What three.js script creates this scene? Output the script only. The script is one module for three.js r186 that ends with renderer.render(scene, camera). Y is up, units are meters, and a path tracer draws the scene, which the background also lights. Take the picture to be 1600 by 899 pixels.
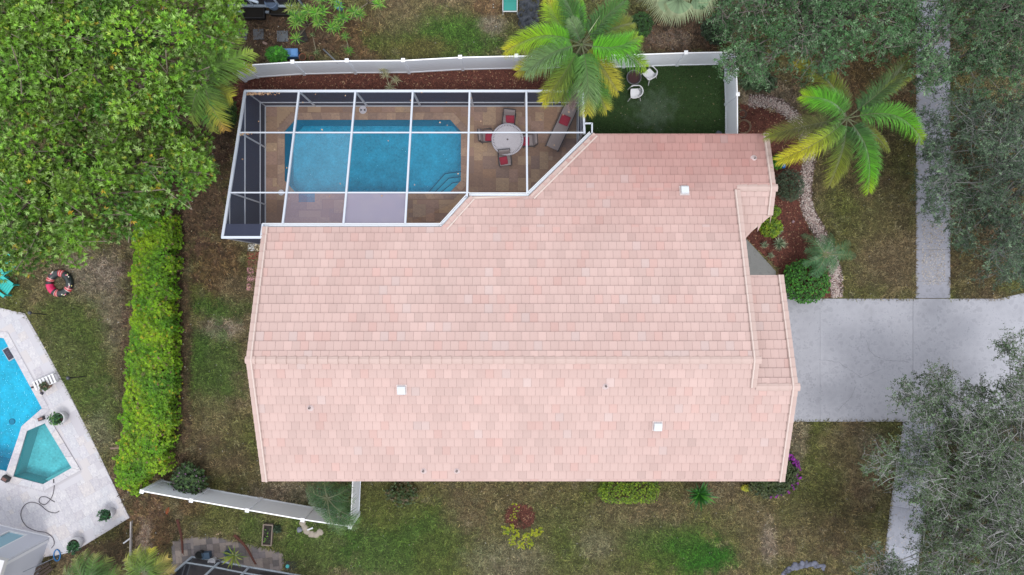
import * as THREE from 'three';
import { createNoise2D, createNoise4D } from 'simplex-noise';
import { mergeGeometries } from 'three/addons/utils/BufferGeometryUtils.js';

// ---------------------------------------------------------------- camera, sky, sun, exposure
const CAM_H = 33, HALF_W = 24;                       // a drone 33 m up, looking straight down; 48 m of ground across the frame
const scene = new THREE.Scene();
const camera = new THREE.PerspectiveCamera(2 * Math.atan((HALF_W * 899 / 1600) / CAM_H) * 180 / Math.PI, 1600 / 899, 0.5, 3000);
camera.position.set(0, CAM_H, 0);
camera.up.set(0, 0, -1);
camera.lookAt(0, 0, 0);
scene.add(camera);

const SKY_L = 1.02;
{ // bright even overcast: a little brighter overhead than at the horizon
  const w = 64, h = 32, d = new Float32Array(w * h * 4);
  for (let j = 0; j < h; j++) for (let i = 0; i < w; i++) {
    const el = ((j + 0.5) / h - 0.5) * Math.PI, s = Math.sin(el);
    const l = s > 0 ? SKY_L * (0.72 + 0.45 * s) : SKY_L * 0.25;
    d.set([l * 0.975, l * 0.99, l * 1.04, 1], (j * w + i) * 4);
  }
  const t = new THREE.DataTexture(d, w, h, THREE.RGBAFormat, THREE.FloatType);
  t.mapping = THREE.EquirectangularReflectionMapping; t.magFilter = THREE.LinearFilter; t.needsUpdate = true;
  scene.background = t; scene.environment = t;
}
const sun = new THREE.DirectionalLight(new THREE.Color(1, 0.96, 0.9), 1.15);
sun.position.set(6, 60, 23);
sun.castShadow = true; sun.shadow.radius = 28; sun.shadow.mapSize.set(2048, 2048);
Object.assign(sun.shadow.camera, { left: -32, right: 32, top: 24, bottom: -24, near: 1, far: 140 });
scene.add(sun); scene.add(sun.target);
const renderer = new THREE.WebGLRenderer({ antialias: true });
renderer.shadowMap.enabled = true;
renderer.toneMapping = THREE.LinearToneMapping;
renderer.toneMappingExposure = 1.52;
renderer.outputColorSpace = THREE.SRGBColorSpace;

// ---------------------------------------------------------------- helpers
function rng(seed) { let a = seed >>> 0; return () => { a = (a + 0x6d2b79f5) >>> 0; let t = Math.imul(a ^ (a >>> 15), 1 | a); t = (t + Math.imul(t ^ (t >>> 7), 61 | t)) ^ t; return ((t ^ (t >>> 14)) >>> 0) / 4294967296; }; }
const R0 = rng(7);
const n2 = createNoise2D(rng(11)), n2b = createNoise2D(rng(12)), n2c = createNoise2D(rng(13)), n4 = createNoise4D(rng(14));
const fbm = (x, y, o = 3) => { let s = 0, a = 0.5, t = 0; for (let i = 0; i < o; i++) { s += a * n2(x, y); t += a; x = x * 2.03 + 11.3; y = y * 2.03 - 7.1; a *= 0.5; } return s / t; };
const V = (x, y, z) => new THREE.Vector3(x, y, z);
const KP = HALF_W / 800 / CAM_H;
// a place in the photograph (1600 x 899) at a known height -> metres
const P = (px, py, h = 0) => V((px - 800) * KP * (CAM_H - h), h, (py - 449.5) * KP * (CAM_H - h));
const lin = (c) => { c /= 255; return c <= 0.04045 ? c / 12.92 : Math.pow((c + 0.055) / 1.055, 2.4); };
const LIT = 1.5;                                     // light that a level surface gets here
const S = (r, g, b, k = 1) => [lin(r) / LIT * k, lin(g) / LIT * k, lin(b) / LIT * k];   // seen colour -> base colour
const mixc = (a, b, t) => [a[0] + (b[0] - a[0]) * t, a[1] + (b[1] - a[1]) * t, a[2] + (b[2] - a[2]) * t];
const mulc = (a, k) => [a[0] * k, a[1] * k, a[2] * k];
const clamp = (x, a = 0, b = 1) => Math.min(b, Math.max(a, x));
const smooth = (a, b, x) => { const t = clamp((x - a) / (b - a)); return t * t * (3 - 2 * t); };
const inPoly = (x, z, p) => { let c = false; for (let i = 0, j = p.length - 1; i < p.length; j = i++) { const [xi, zi] = p[i], [xj, zj] = p[j]; if ((zi > z) !== (zj > z) && x < (xj - xi) * (z - zi) / (zj - zi) + xi) c = !c; } return c; };
const edgeDist = (x, z, p) => { let m = 1e9; for (let i = 0, j = p.length - 1; i < p.length; j = i++) { const ax = p[j][0], az = p[j][1], bx = p[i][0] - ax, bz = p[i][1] - az; const t = clamp(((x - ax) * bx + (z - az) * bz) / (bx * bx + bz * bz)); m = Math.min(m, Math.hypot(x - ax - bx * t, z - az - bz * t)); } return m; };
const polyAt = (pts, h = 0) => pts.map(([a, b]) => { const p = P(a, b, h); return [p.x, p.z]; });

function mat(c, rough = 0.8, extra = {}) {
  const { phys, ...o } = extra;
  const m = phys ? new THREE.MeshPhysicalMaterial({ roughness: rough, metalness: 0, ...o }) : new THREE.MeshStandardMaterial({ roughness: rough, metalness: 0, ...o });
  m.color.setRGB(...c); m.side = THREE.DoubleSide;
  return m;
}
const vmat = (rough = 0.85, extra = {}) => mat([1, 1, 1], rough, { vertexColors: true, ...extra });
const LEAF = mat([1, 1, 1], 0.55, { vertexColors: true });
const LEAFT = mat([1, 1, 1], 0.92, { phys: true, vertexColors: true, transmission: 0.35, thickness: 0 });
const BARK = vmat(0.9);

// collects triangles with vertex colours and turns them into ONE named mesh
class MB {
  constructor() { this.p = []; this.c = []; this.i = []; }
  v(x, y, z, c) { this.p.push(x, y, z); this.c.push(c[0], c[1], c[2]); return this.p.length / 3 - 1; }
  quad(a, b, c, d, col) { const n = this.p.length / 3; for (const q of [a, b, c, d]) { this.p.push(q.x, q.y, q.z); this.c.push(col[0], col[1], col[2]); } this.i.push(n, n + 1, n + 2, n, n + 2, n + 3); return this; }
  tri(a, b, c, col) { const n = this.p.length / 3; for (const q of [a, b, c]) { this.p.push(q.x, q.y, q.z); this.c.push(col[0], col[1], col[2]); } this.i.push(n, n + 1, n + 2); return this; }
  // box from eight corners: lower ring then upper ring
  hex(l, u, col) { const [a, b, c, d] = l, [e, f, g, h] = u; this.quad(e, f, g, h, col); this.quad(d, c, b, a, col); this.quad(a, b, f, e, col); this.quad(b, c, g, f, col); this.quad(c, d, h, g, col); this.quad(d, a, e, h, col); return this; }
  box(x, y, z, sx, sy, sz, col, ry = 0, m) {
    const c = Math.cos(ry), s = Math.sin(ry), q = (dx, dy, dz) => { const p = V(x + dx * c + dz * s, y + dy, z - dx * s + dz * c); return m ? p.applyMatrix4(m) : p; };
    const X = sx / 2, Y = sy / 2, Z = sz / 2;
    return this.hex([q(-X, -Y, -Z), q(X, -Y, -Z), q(X, -Y, Z), q(-X, -Y, Z)], [q(-X, Y, -Z), q(X, Y, -Z), q(X, Y, Z), q(-X, Y, Z)], col);
  }
  // square bar between two points
  bar(a, b, w, h, col) {
    const d = b.clone().sub(a).normalize(), up = Math.abs(d.y) > 0.95 ? V(1, 0, 0) : V(0, 1, 0);
    const s = d.clone().cross(up).normalize().multiplyScalar(w / 2), u = s.clone().cross(d).normalize().multiplyScalar(h / 2);
    const r = (o) => [o.clone().sub(s).sub(u), o.clone().add(s).sub(u), o.clone().add(s).add(u), o.clone().sub(s).add(u)];
    return this.hex(r(a), r(b), col);
  }
  // tapered tube through points
  tube(pts, rad, n, col) {
    let prev = null;
    for (let k = 0; k < pts.length; k++) {
      const d = (k < pts.length - 1 ? pts[k + 1].clone().sub(pts[k]) : pts[k].clone().sub(pts[k - 1])).normalize();
      const s = d.clone().cross(Math.abs(d.y) > 0.9 ? V(1, 0, 0) : V(0, 1, 0)).normalize(), u = s.clone().cross(d);
      const ring = []; const r = typeof rad === 'function' ? rad(k / (pts.length - 1)) : rad;
      for (let i = 0; i < n; i++) { const a = i / n * 2 * Math.PI; const q = pts[k].clone().addScaledVector(s, Math.cos(a) * r).addScaledVector(u, Math.sin(a) * r); ring.push(this.v(q.x, q.y, q.z, col)); }
      if (prev) for (let i = 0; i < n; i++) { const j = (i + 1) % n; this.i.push(prev[i], prev[j], ring[j], prev[i], ring[j], ring[i]); }
      prev = ring;
    }
    return this;
  }
  // pointed leaf folded along its midrib
  leaf(p, dir, side, nrm, len, wid, col, fold = 0.3) {
    const n = this.p.length / 3, hx = wid / 2, f = wid * fold;
    const mx = p.x + dir.x * len * 0.5, my = p.y + dir.y * len * 0.5, mz = p.z + dir.z * len * 0.5;
    this.p.push(p.x, p.y, p.z, mx + side.x * hx + nrm.x * f, my + side.y * hx + nrm.y * f, mz + side.z * hx + nrm.z * f,
      p.x + dir.x * len, p.y + dir.y * len, p.z + dir.z * len, mx - side.x * hx + nrm.x * f, my - side.y * hx + nrm.y * f, mz - side.z * hx + nrm.z * f);
    for (let k = 0; k < 4; k++) this.c.push(col[0], col[1], col[2]);
    this.i.push(n, n + 1, n + 2, n, n + 2, n + 3);
  }
  geometry(smoothed = false) {
    const g = new THREE.BufferGeometry();
    g.setAttribute('position', new THREE.BufferAttribute(new Float32Array(this.p), 3));
    g.setAttribute('color', new THREE.BufferAttribute(new Float32Array(this.c), 3));
    g.setIndex(new THREE.BufferAttribute(new Uint32Array(this.i), 1));
    if (smoothed) g.computeVertexNormals();
    return g;
  }
  build(name, m, parent, smoothed = false) { return mesh(name, this.geometry(smoothed), m, parent); }
}
const used = {};
const numbered = (n) => { const k = used[n] = (used[n] ?? -1) + 1; return k ? `${n}_${String(k).padStart(3, '0')}` : n; };
function mesh(name, g, m, parent) { const o = new THREE.Mesh(g, m); o.name = parent && parent !== scene ? name : numbered(name); o.castShadow = o.receiveShadow = true; if (parent) parent.add(o); return o; }
function tag(o, label, category, group, kind) { o.userData = { ...(label && { label }), ...(category && { category }), ...(group && { group }), ...(kind && { kind }) }; return o; }
function thing(name, label, category, p = V(0, 0, 0), ry = 0, group) { const o = new THREE.Group(); o.name = numbered(name); o.position.copy(p); o.rotation.y = ry; scene.add(o); return tag(o, label, category, group); }
function struct(name, g, m, label) { const o = mesh(name, g, m, scene); o.userData = { kind: 'structure' }; if (label) o.userData.label = label; return o; }
function stuff(o, label, category) { o.userData = { kind: 'stuff' }; if (label) o.userData.label = label; if (category) o.userData.category = category; return o; }
function copyOf(o, p, ry, label) { const c = o.clone(); c.name = numbered(o.name.replace(/_\d{3}$/, '')); c.position.copy(p); c.rotation.y = ry; c.userData = { ...o.userData, label }; scene.add(c); return c; }
// sheet or slab from an outline in metres; uv in metres
function shapeOf(poly, holes = []) { const s = new THREE.Shape(poly.map(([x, z]) => new THREE.Vector2(x, -z))); for (const h of holes) s.holes.push(new THREE.Path(h.map(([x, z]) => new THREE.Vector2(x, -z)))); return s; }
function sheet(poly, y, holes) { const g = new THREE.ShapeGeometry(shapeOf(poly, holes)); g.rotateX(-Math.PI / 2); g.translate(0, y, 0); return g; }
function slab(poly, y0, y1, bevel = 0, holes) {
  const g = new THREE.ExtrudeGeometry(shapeOf(poly, holes), bevel ? { depth: y1 - y0 - bevel, bevelEnabled: true, bevelThickness: bevel, bevelSize: bevel, bevelOffset: -bevel, bevelSegments: 1, steps: 1 } : { depth: y1 - y0, bevelEnabled: false });
  g.rotateX(-Math.PI / 2); g.translate(0, y0, 0); return g;
}
function dataTex(n, fn, size, srgbOut = false) { // fn(u, v) -> linear rgb
  const d = new Uint8Array(n * n * 4), enc = (x) => 255 * clamp(srgbOut ? (x <= 0.0031308 ? x * 12.92 : 1.055 * Math.pow(x, 1 / 2.4) - 0.055) : x);
  for (let j = 0; j < n; j++) for (let i = 0; i < n; i++) { const c = fn((i + 0.5) / n, (j + 0.5) / n), k = (j * n + i) * 4; d[k] = enc(c[0]); d[k + 1] = enc(c[1]); d[k + 2] = enc(c[2]); d[k + 3] = 255; }
  const t = new THREE.DataTexture(d, n, n, THREE.RGBAFormat); t.magFilter = THREE.LinearFilter; t.wrapS = t.wrapT = THREE.RepeatWrapping;
  if (srgbOut) t.colorSpace = THREE.SRGBColorSpace; t.repeat.set(1 / size, 1 / size); t.needsUpdate = true; return t;
}
const tileNoise = (f, u, v, k) => { const a = u * 2 * Math.PI, b = v * 2 * Math.PI, q = k * 0.55, o = f === n2 ? 0 : f === n2b ? 17 : 31; return n4(Math.cos(a) * q + o, Math.sin(a) * q, Math.cos(b) * q, Math.sin(b) * q); };
// ---------------------------------------------------------------- outlines on the ground (metres)
const poolPoly = polyAt([[461, 187], [704, 187], [721, 206], [721, 283], [704, 301], [493, 301], [493, 317], [466, 317], [466, 302], [461, 301], [444.5, 283], [444.5, 205]]);
const nPoolPoly = polyAt([[-70, 560], [-50, 500], [0, 527], [8, 528], [68, 638], [36, 666], [33, 676], [12, 737], [-40, 724], [-70, 690]]);
const spaPoly = polyAt([[44, 673], [72, 661], [114, 730.5], [69, 756], [22.6, 744]]);
const housePoly = [[-9.6, -2.1], [-2.6, -2.1], [-1.5, -3.4], [0.9, -3.4], [3.6, -6.1], [10.4, -6.1], [10.4, -3.1], [9.3, -2.2], [9.3, -0.2], [10.5, -0.2], [10.5, 7.3], [-9.6, 7.3]];
const deckPoly = [[-11.62, -8.62], [3.16, -8.62], [3.16, -6.2], [0.85, -3.42], [-1.5, -3.42], [-2.6, -2.12], [-11.62, -2.12]];
const drivePoly = polyAt([[1190, 467], [1560, 467], [1604, 457], [1660, 440], [1660, 675], [1600, 657], [1190, 659]]);
const walkNorth = polyAt([[1431, -120], [1485, -120], [1484, 467], [1430, 467]]);
const walkSouth = polyAt([[1411, 658], [1465, 658], [1456, 720], [1436, 880], [1428, 960], [1374, 960], [1384, 850], [1398, 740]]);
const nDeckPoly = polyAt([[-110, 440], [0, 481], [40, 490], [66, 535], [105, 607], [150, 697], [203, 809], [118, 861], [96, 866], [70, 870], [-110, 850]]);
const northBed = polyAt([[372, 120], [470, 112], [640, 108], [760, 104], [900, 103], [930, 120], [915, 170], [900, 167], [380, 167], [362, 190], [345, 210], [340, 170]]);
const eastBed = polyAt([[1153, 160], [1190, 168], [1225, 180], [1252, 215], [1256, 250], [1250, 295], [1252, 330], [1266, 362], [1288, 400], [1296, 430], [1298, 466], [1225, 466], [1215, 420], [1165, 372], [1160, 300], [1153, 220]]);
const pathLine = [[1170, 158], [1205, 160], [1238, 180], [1258, 215], [1264, 250], [1259, 290], [1262, 325], [1278, 358], [1296, 395], [1305, 425], [1308, 465]];
const patioPoly = polyAt([[268, 845], [300, 838], [340, 838], [400, 852], [444, 864], [444, 893], [380, 900], [268, 905]]);
const turfPoly = polyAt([[921, 105], [1000, 100], [1135, 97], [1138, 220], [1130, 300], [1000, 300], [905, 260], [918, 170]]);

// ---------------------------------------------------------------- ground
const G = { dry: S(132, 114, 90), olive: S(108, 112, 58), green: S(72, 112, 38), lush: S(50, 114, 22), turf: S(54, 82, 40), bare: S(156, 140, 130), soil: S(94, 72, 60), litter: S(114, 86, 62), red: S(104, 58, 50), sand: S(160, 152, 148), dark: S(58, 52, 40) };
// patches: x, y, half width, half height in the photograph, colour, strength, grassiness
const patches = [
  [630, 850, 110, 70, 'green', .75, 1], [600, 790, 60, 40, 'olive', .7, 1], [700, 870, 60, 50, 'olive', .5, 1], [790, 800, 90, 55, 'dry', .6, .6], [790, 875, 70, 35, 'bare', .45, .4], [880, 800, 50, 50, 'olive', .35, .8],
  [960, 830, 70, 45, 'dry', .6, .6], [930, 850, 30, 25, 'bare', .45, .4], [1085, 868, 75, 30, 'lush', .95, 1], [1040, 845, 70, 35, 'green', .55, 1], [1010, 880, 60, 25, 'olive', .6, 1], [1000, 800, 90, 28, 'dry', .6, .7],
  [1180, 830, 40, 50, 'dry', .6, .6], [1200, 850, 14, 40, 'bare', .7, .2], [1270, 720, 50, 60, 'olive', .55, .9], [1330, 700, 60, 40, 'dry', .5, .7], [1310, 810, 60, 55, 'soil', .55, .4], [1360, 690, 30, 25, 'bare', .35, .5], [1260, 790, 40, 40, 'olive', .4, .9],
  [1245, 690, 18, 40, 'bare', .5, .3], [1300, 780, 30, 30, 'olive', .3, .8], [1520, 760, 140, 150, 'dark', .6, .5], [1530, 310, 80, 170, 'soil', .65, .4], [1380, 400, 55, 60, 'dry', .75, .7], [1350, 330, 70, 50, 'olive', .35, .8], [1330, 220, 100, 90, 'soil', .5, .5], [1330, 120, 130, 60, 'litter', .75, .4], [1200, 150, 60, 30, 'bare', .5, .3],  // dark ground under the lower right oak, deepened to paint crown shade
  [345, 515, 34, 22, 'bare', .85, .1], [345, 480, 50, 22, 'green', .75, 1], [330, 580, 55, 70, 'green', .7, 1], [310, 540, 26, 30, 'green', .4, 1], [320, 660, 40, 50, 'dry', .55, .6], [345, 720, 70, 40, 'soil', .45, .5], [340, 410, 45, 55, 'litter', .8, .3], [365, 455, 25, 30, 'dry', .6, .4], [300, 290, 70, 130, 'soil', .9, .05], [340, 205, 40, 60, 'soil', .85, .05], [290, 560, 12, 210, 'soil', .7, .1],
  [140, 430, 60, 40, 'bare', .75, .3], [175, 480, 22, 90, 'bare', .5, .4], [95, 500, 50, 30, 'olive', .6, 1], [140, 560, 45, 60, 'olive', .5, 1], [165, 640, 30, 60, 'green', .5, 1], [110, 560, 30, 30, 'dry', .6, .7], [150, 680, 30, 40, 'bare', .4, .3], [185, 760, 25, 40, 'soil', .8, .1], [160, 850, 60, 50, 'soil', .8, .4], [150, 830, 40, 20, 'olive', .5, .8],
  [235, 820, 40, 60, 'litter', .85, .1], [225, 850, 14, 40, 'bare', .6, 0], [350, 810, 70, 25, 'olive', .65, .9], [300, 790, 30, 20, 'litter', .6, .3], [500, 850, 70, 60, 'green', .55, 1], [400, 830, 30, 30, 'green', .45, 1], [450, 770, 60, 20, 'bare', .5, .3],
  [450, 50, 110, 60, 'soil', .9, .05], [570, 60, 50, 50, 'litter', .8, .2], [690, 62, 110, 44, 'green', .9, 1], [640, 70, 50, 24, 'olive', .6, 1], [110, 560, 60, 110, 'green', .45, 1], [900, 850, 200, 60, 'green', .25, 1], [620, 30, 50, 30, 'dry', .6, .6], [660, 80, 60, 20, 'litter', .45, .6], [770, 40, 22, 18, 'bare', .7, .2], [770, 10, 40, 18, 'litter', .8, 0], [1060, 55, 90, 40, 'soil', .9, .05], [940, 90, 60, 20, 'dark', .7, .1], [1040, 60, 50, 14, 'bare', .3, .05],
  [240, 560, 52, 240, 'soil', .9, 0], [850, 20, 60, 30, 'dark', .7, .1],
].map(([x, y, a, b, c, k, g]) => { const p = P(x, y); return [p.x, p.z, a * KP * CAM_H, b * KP * CAM_H, G[c], k, g]; });
function groundAt(x, z) {
  const w1 = fbm(x * 0.22, z * 0.22, 4), w2 = fbm(x * 0.9 + 40, z * 0.9, 3), w3 = fbm(x * 3.3 - 9, z * 3.3 + 5, 2);
  let c = mixc(G.dry, G.olive, clamp(0.52 + 0.9 * w1 + 0.3 * w2)), g = 0.75;
  c = mixc(c, G.bare, 0.35 * smooth(0.25, 0.75, w2 + 0.5 * w3));
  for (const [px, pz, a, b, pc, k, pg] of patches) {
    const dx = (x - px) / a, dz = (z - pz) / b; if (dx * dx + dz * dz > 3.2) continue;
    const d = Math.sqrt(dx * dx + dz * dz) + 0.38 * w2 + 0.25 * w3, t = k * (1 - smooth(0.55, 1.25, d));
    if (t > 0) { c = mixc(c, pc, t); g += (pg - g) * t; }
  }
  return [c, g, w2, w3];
}
const GW = 64, GH = 37, GTW = 2048, GTH = 1184;
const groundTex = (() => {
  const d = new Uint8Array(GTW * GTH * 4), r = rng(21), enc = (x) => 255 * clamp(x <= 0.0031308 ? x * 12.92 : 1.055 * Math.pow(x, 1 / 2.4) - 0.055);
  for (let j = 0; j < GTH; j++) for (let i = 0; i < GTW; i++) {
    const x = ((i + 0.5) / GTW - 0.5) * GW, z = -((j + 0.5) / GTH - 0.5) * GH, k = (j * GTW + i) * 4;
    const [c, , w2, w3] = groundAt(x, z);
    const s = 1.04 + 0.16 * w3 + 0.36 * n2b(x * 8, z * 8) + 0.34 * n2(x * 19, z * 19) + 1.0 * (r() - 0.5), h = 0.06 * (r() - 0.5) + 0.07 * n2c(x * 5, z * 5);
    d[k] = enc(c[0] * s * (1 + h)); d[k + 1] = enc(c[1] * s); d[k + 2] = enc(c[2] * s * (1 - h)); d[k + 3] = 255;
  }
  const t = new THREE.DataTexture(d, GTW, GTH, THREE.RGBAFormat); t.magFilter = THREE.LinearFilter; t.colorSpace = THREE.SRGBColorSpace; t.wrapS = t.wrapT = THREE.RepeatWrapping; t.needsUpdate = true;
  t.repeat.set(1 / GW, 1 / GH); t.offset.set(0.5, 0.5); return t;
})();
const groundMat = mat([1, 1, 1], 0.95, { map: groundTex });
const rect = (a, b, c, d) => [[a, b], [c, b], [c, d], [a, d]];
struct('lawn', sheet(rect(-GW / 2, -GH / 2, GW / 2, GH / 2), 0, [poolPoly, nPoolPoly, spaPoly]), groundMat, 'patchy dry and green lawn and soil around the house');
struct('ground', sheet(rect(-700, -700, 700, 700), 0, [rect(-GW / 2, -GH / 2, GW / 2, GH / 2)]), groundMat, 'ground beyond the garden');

// mulch beds, gravel path and turf: sheets just above the ground
const mulchTex = dataTex(512, (u, v) => { const a = tileNoise(n2, u, v, 14), b = tileNoise(n2b, u, v, 40), c = tileNoise(n2c, u, v, 3); const t = clamp(0.5 + 0.6 * a + 0.5 * b); return mulc(mixc(S(72, 40, 35), S(126, 76, 64), t), 1.1 + 0.3 * c); }, 3, true);
const mulchMat = mat([1, 1, 1], 0.95, { map: mulchTex, bumpMap: mulchTex, bumpScale: 0.03 });
const wobble = (poly, amp, step = 0.35, s = 0) => { const o = []; for (let i = 0; i < poly.length; i++) { const a = poly[i], b = poly[(i + 1) % poly.length], n = Math.max(1, Math.round(Math.hypot(b[0] - a[0], b[1] - a[1]) / step)); for (let k = 0; k < n; k++) { const x = a[0] + (b[0] - a[0]) * k / n, z = a[1] + (b[1] - a[1]) * k / n; o.push([x + amp * n2b(x * 1.7 + s, z * 1.7), z + amp * n2c(x * 1.7, z * 1.7 + s)]); } } return o; };
struct('mulch_bed', sheet(wobble(northBed, 0.1), 0.010), mulchMat, 'red mulch strip between the white fence and the pool cage');
struct('mulch_bed', sheet(wobble(eastBed, 0.06), 0.010), mulchMat, 'red mulch bed between the house front and the pebble path');
const ringPoly = (px, py, r, n = 28, amp = 0.08) => { const c = P(px, py); return Array.from({ length: n }, (_, i) => { const a = i / n * 2 * Math.PI, q = r * (1 + amp * n2(Math.cos(a) * 2 + px, Math.sin(a) * 2)); return [c.x + Math.cos(a) * q, c.z + Math.sin(a) * q * 0.8]; }); };
const saplingBed = ringPoly(812, 807, 0.78);
struct('mulch_bed', sheet(saplingBed, 0.010), mulchMat, 'round patch of red mulch in the south lawn');
struct('turf', sheet(wobble(turfPoly, 0.03), 0.006), mat([1, 1, 1], 0.95, { map: dataTex(512, (u, v) => mulc(G.turf, 1 + 0.35 * tileNoise(n2, u, v, 3) + 0.5 * tileNoise(n2b, u, v, 40)), 6, true) }), 'dark green grass inside the fenced corner behind the house');
// pebble path
const pathPts = pathLine.map(([a, b]) => P(a, b)), pathCurve = new THREE.CatmullRomCurve3(pathPts), pathW = 0.27;
{
  const L = [], Rr = []; for (let i = 0; i <= 50; i++) { const p = pathCurve.getPoint(i / 50), t = pathCurve.getTangent(i / 50), w = pathW * (1.15 + 0.18 * n2(i * 0.4, 3)); L.push([p.x - t.z * w, p.z + t.x * w]); Rr.push([p.x + t.z * w, p.z - t.x * w]); }
  struct('path', sheet([...L, ...Rr.reverse()], 0.016), mat(S(100, 82, 78), 0.95), 'narrow curved path of white and grey pebbles');
}
// loose cover: grass blades, mulch chips, pebbles, fallen leaves
function scatter(name, label, g, m, n, place, seed) {
  const o = new THREE.InstancedMesh(g, m, n); o.name = numbered(name); o.castShadow = o.receiveShadow = true;
  const r = rng(seed), M = new THREE.Matrix4(), q = new THREE.Quaternion(), C = new THREE.Color(); let k = 0, tries = 0;
  while (k < n && tries++ < n * 30) { const a = place(r); if (!a) continue; q.setFromEuler(new THREE.Euler(a.rx ?? 0, a.ry ?? r() * 6.28, a.rz ?? 0)); M.compose(V(a.x, a.y, a.z), q, V(...(a.s ?? [1, 1, 1]))); o.setMatrixAt(k, M); o.setColorAt(k, C.setRGB(...a.c)); k++; }
  o.count = k; scene.add(o); return stuff(o, label);
}
const pathFine = pathCurve.getPoints(60);
const entryPoly = polyAt([[1140, 355], [1168, 374], [1214, 422], [1240, 452], [1256, 468], [1140, 468]]);
const solid = [entryPoly, deckPoly, drivePoly, walkNorth, walkSouth, nDeckPoly, northBed, eastBed, patioPoly, housePoly, saplingBed].map((p) => ({ p, b: [Math.min(...p.map((q) => q[0])), Math.max(...p.map((q) => q[0])), Math.min(...p.map((q) => q[1])), Math.max(...p.map((q) => q[1]))] }));
const covered = (x, z) => solid.some(({ p, b }) => x > b[0] && x < b[1] && z > b[2] && z < b[3] && inPoly(x, z, p)) || (x > 10 && x < 16 && z < 1 && pathFine.some((p) => Math.hypot(p.x - x, p.z - z) < 0.34));
const tuft = (() => { const m = new MB(), r = rng(5); for (let i = 0; i < 6; i++) { const a = r() * 6.28, b = r() * 0.06, x = Math.cos(a * 3) * b, z = Math.sin(a * 3) * b, l = 0.06 + r() * 0.06, t = 0.5 + r() * 0.7; m.tri(V(x - Math.sin(a) * .010, 0, z + Math.cos(a) * .010), V(x + Math.sin(a) * .010, 0, z - Math.cos(a) * .010), V(x + Math.cos(a) * l * t, l, z + Math.sin(a) * l * t), [1, 1, 1]); } const g = m.geometry(); g.deleteAttribute('color'); return g; })();
scatter('grass', 'short blades of lawn grass', tuft, mat([1, 1, 1], 0.9), 230000, (r) => {
  const x = (r() - 0.5) * 50, z = (r() - 0.5) * 28.5; if (covered(x, z) || inPoly(x, z, turfPoly)) return null;
  const [c, g] = groundAt(x, z); if (r() > g) return null;
  const k = (0.34 + 2.1 * r() * r()) * (1.15 + 0.5 * n2b(x * 5, z * 5)), h = r() - 0.5, w = 1 + 1.1 * r(); return { x, y: 0, z, s: [w, 0.6 + 0.8 * r(), w], c: [c[0] * k * (1 + 0.16 * h), c[1] * k * 1.04, c[2] * k * (0.95 - 0.1 * h)] };
}, 31);
scatter('grass', 'dark green blades of grass in the fenced corner', tuft, mat([1, 1, 1], 0.9), 26000, (r) => {
  const x = 2.8 + r() * 7.6, z = -11 + r() * 6; if (!inPoly(x, z, turfPoly)) return null;
  const k = 0.8 + 1.1 * r(), w = smooth(0.1, 0.9, 1 - Math.hypot(x - 6.6, z + 8.3) / 1.6 + 0.3 * n2(x * 2, z * 2)); return { x, y: 0.006, z, c: mulc(mixc(G.turf, S(110, 128, 112), w * 0.5), k) };
}, 32);
const chip = new THREE.BoxGeometry(0.07, 0.012, 0.022), chipMat = mat([1, 1, 1], 0.95);
scatter('mulch', 'loose chips of red mulch', chip, chipMat, 24000, (r) => {
  let x, z; const w = r(); if (w < 0.6) { x = -14 + r() * 18; z = -10.6 + r() * 3.6; if (!inPoly(x, z, northBed)) return null; } else if (w < 0.95) { x = 10 + r() * 5.4; z = -9 + r() * 9.6; if (!inPoly(x, z, eastBed)) return null; } else { x = -.5 + r() * 2; z = 9.7 + r() * 2; if (!inPoly(x, z, saplingBed)) return null; }
  const t = r(); return { x, y: 0.018, z, rx: (r() - .5) * .7, rz: (r() - .5) * .7, s: [0.6 + r(), 1, 0.6 + r()], c: t < 0.05 ? S(186, 150, 120) : mulc(mixc(S(66, 36, 31), S(134, 80, 66), r()), 0.72 + 0.5 * r()) };
}, 33);
scatter('leaves', 'brown fallen leaves and bark on the bare soil', chip, chipMat, 46000, (r) => {
  const x = (r() - 0.5) * 50, z = (r() - 0.5) * 28.5; if (covered(x, z)) return null;
  const [c, g] = groundAt(x, z); if (r() < g * 0.92 + 0.05) return null;
  const t = r(); return { x, y: 0.012, z, rx: (r() - .5) * .9, rz: (r() - .5) * .9, s: [0.5 + 0.9 * r(), 1, 0.7 + 1.2 * r()], c: t < 0.05 ? S(176, 150, 116) : mulc(mixc(mulc(c, 0.7), S(128, 96, 70), r() * 0.8), 0.75 + 0.6 * r()) };
}, 34);
const pebbleGeo = new THREE.IcosahedronGeometry(0.032, 0);
scatter('gravel', 'white, grey and pinkish pebbles of the path', pebbleGeo, mat([1, 1, 1], 0.8), 5200, (r) => {
  const t = r(), p = pathCurve.getPoint(t), d = pathCurve.getTangent(t), w = (r() + r() - 1) * pathW * 1.35; const k = r();
  return { x: p.x - d.z * w, y: 0.024, z: p.z + d.x * w, s: [0.6 + r() * .8, 0.6, 0.6 + r() * .8], c: k < 0.3 ? S(210, 200, 194) : k < 0.72 ? S(150, 130, 126) : k < 0.9 ? S(196, 170, 164) : S(104, 96, 94) };
}, 35);

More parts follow.
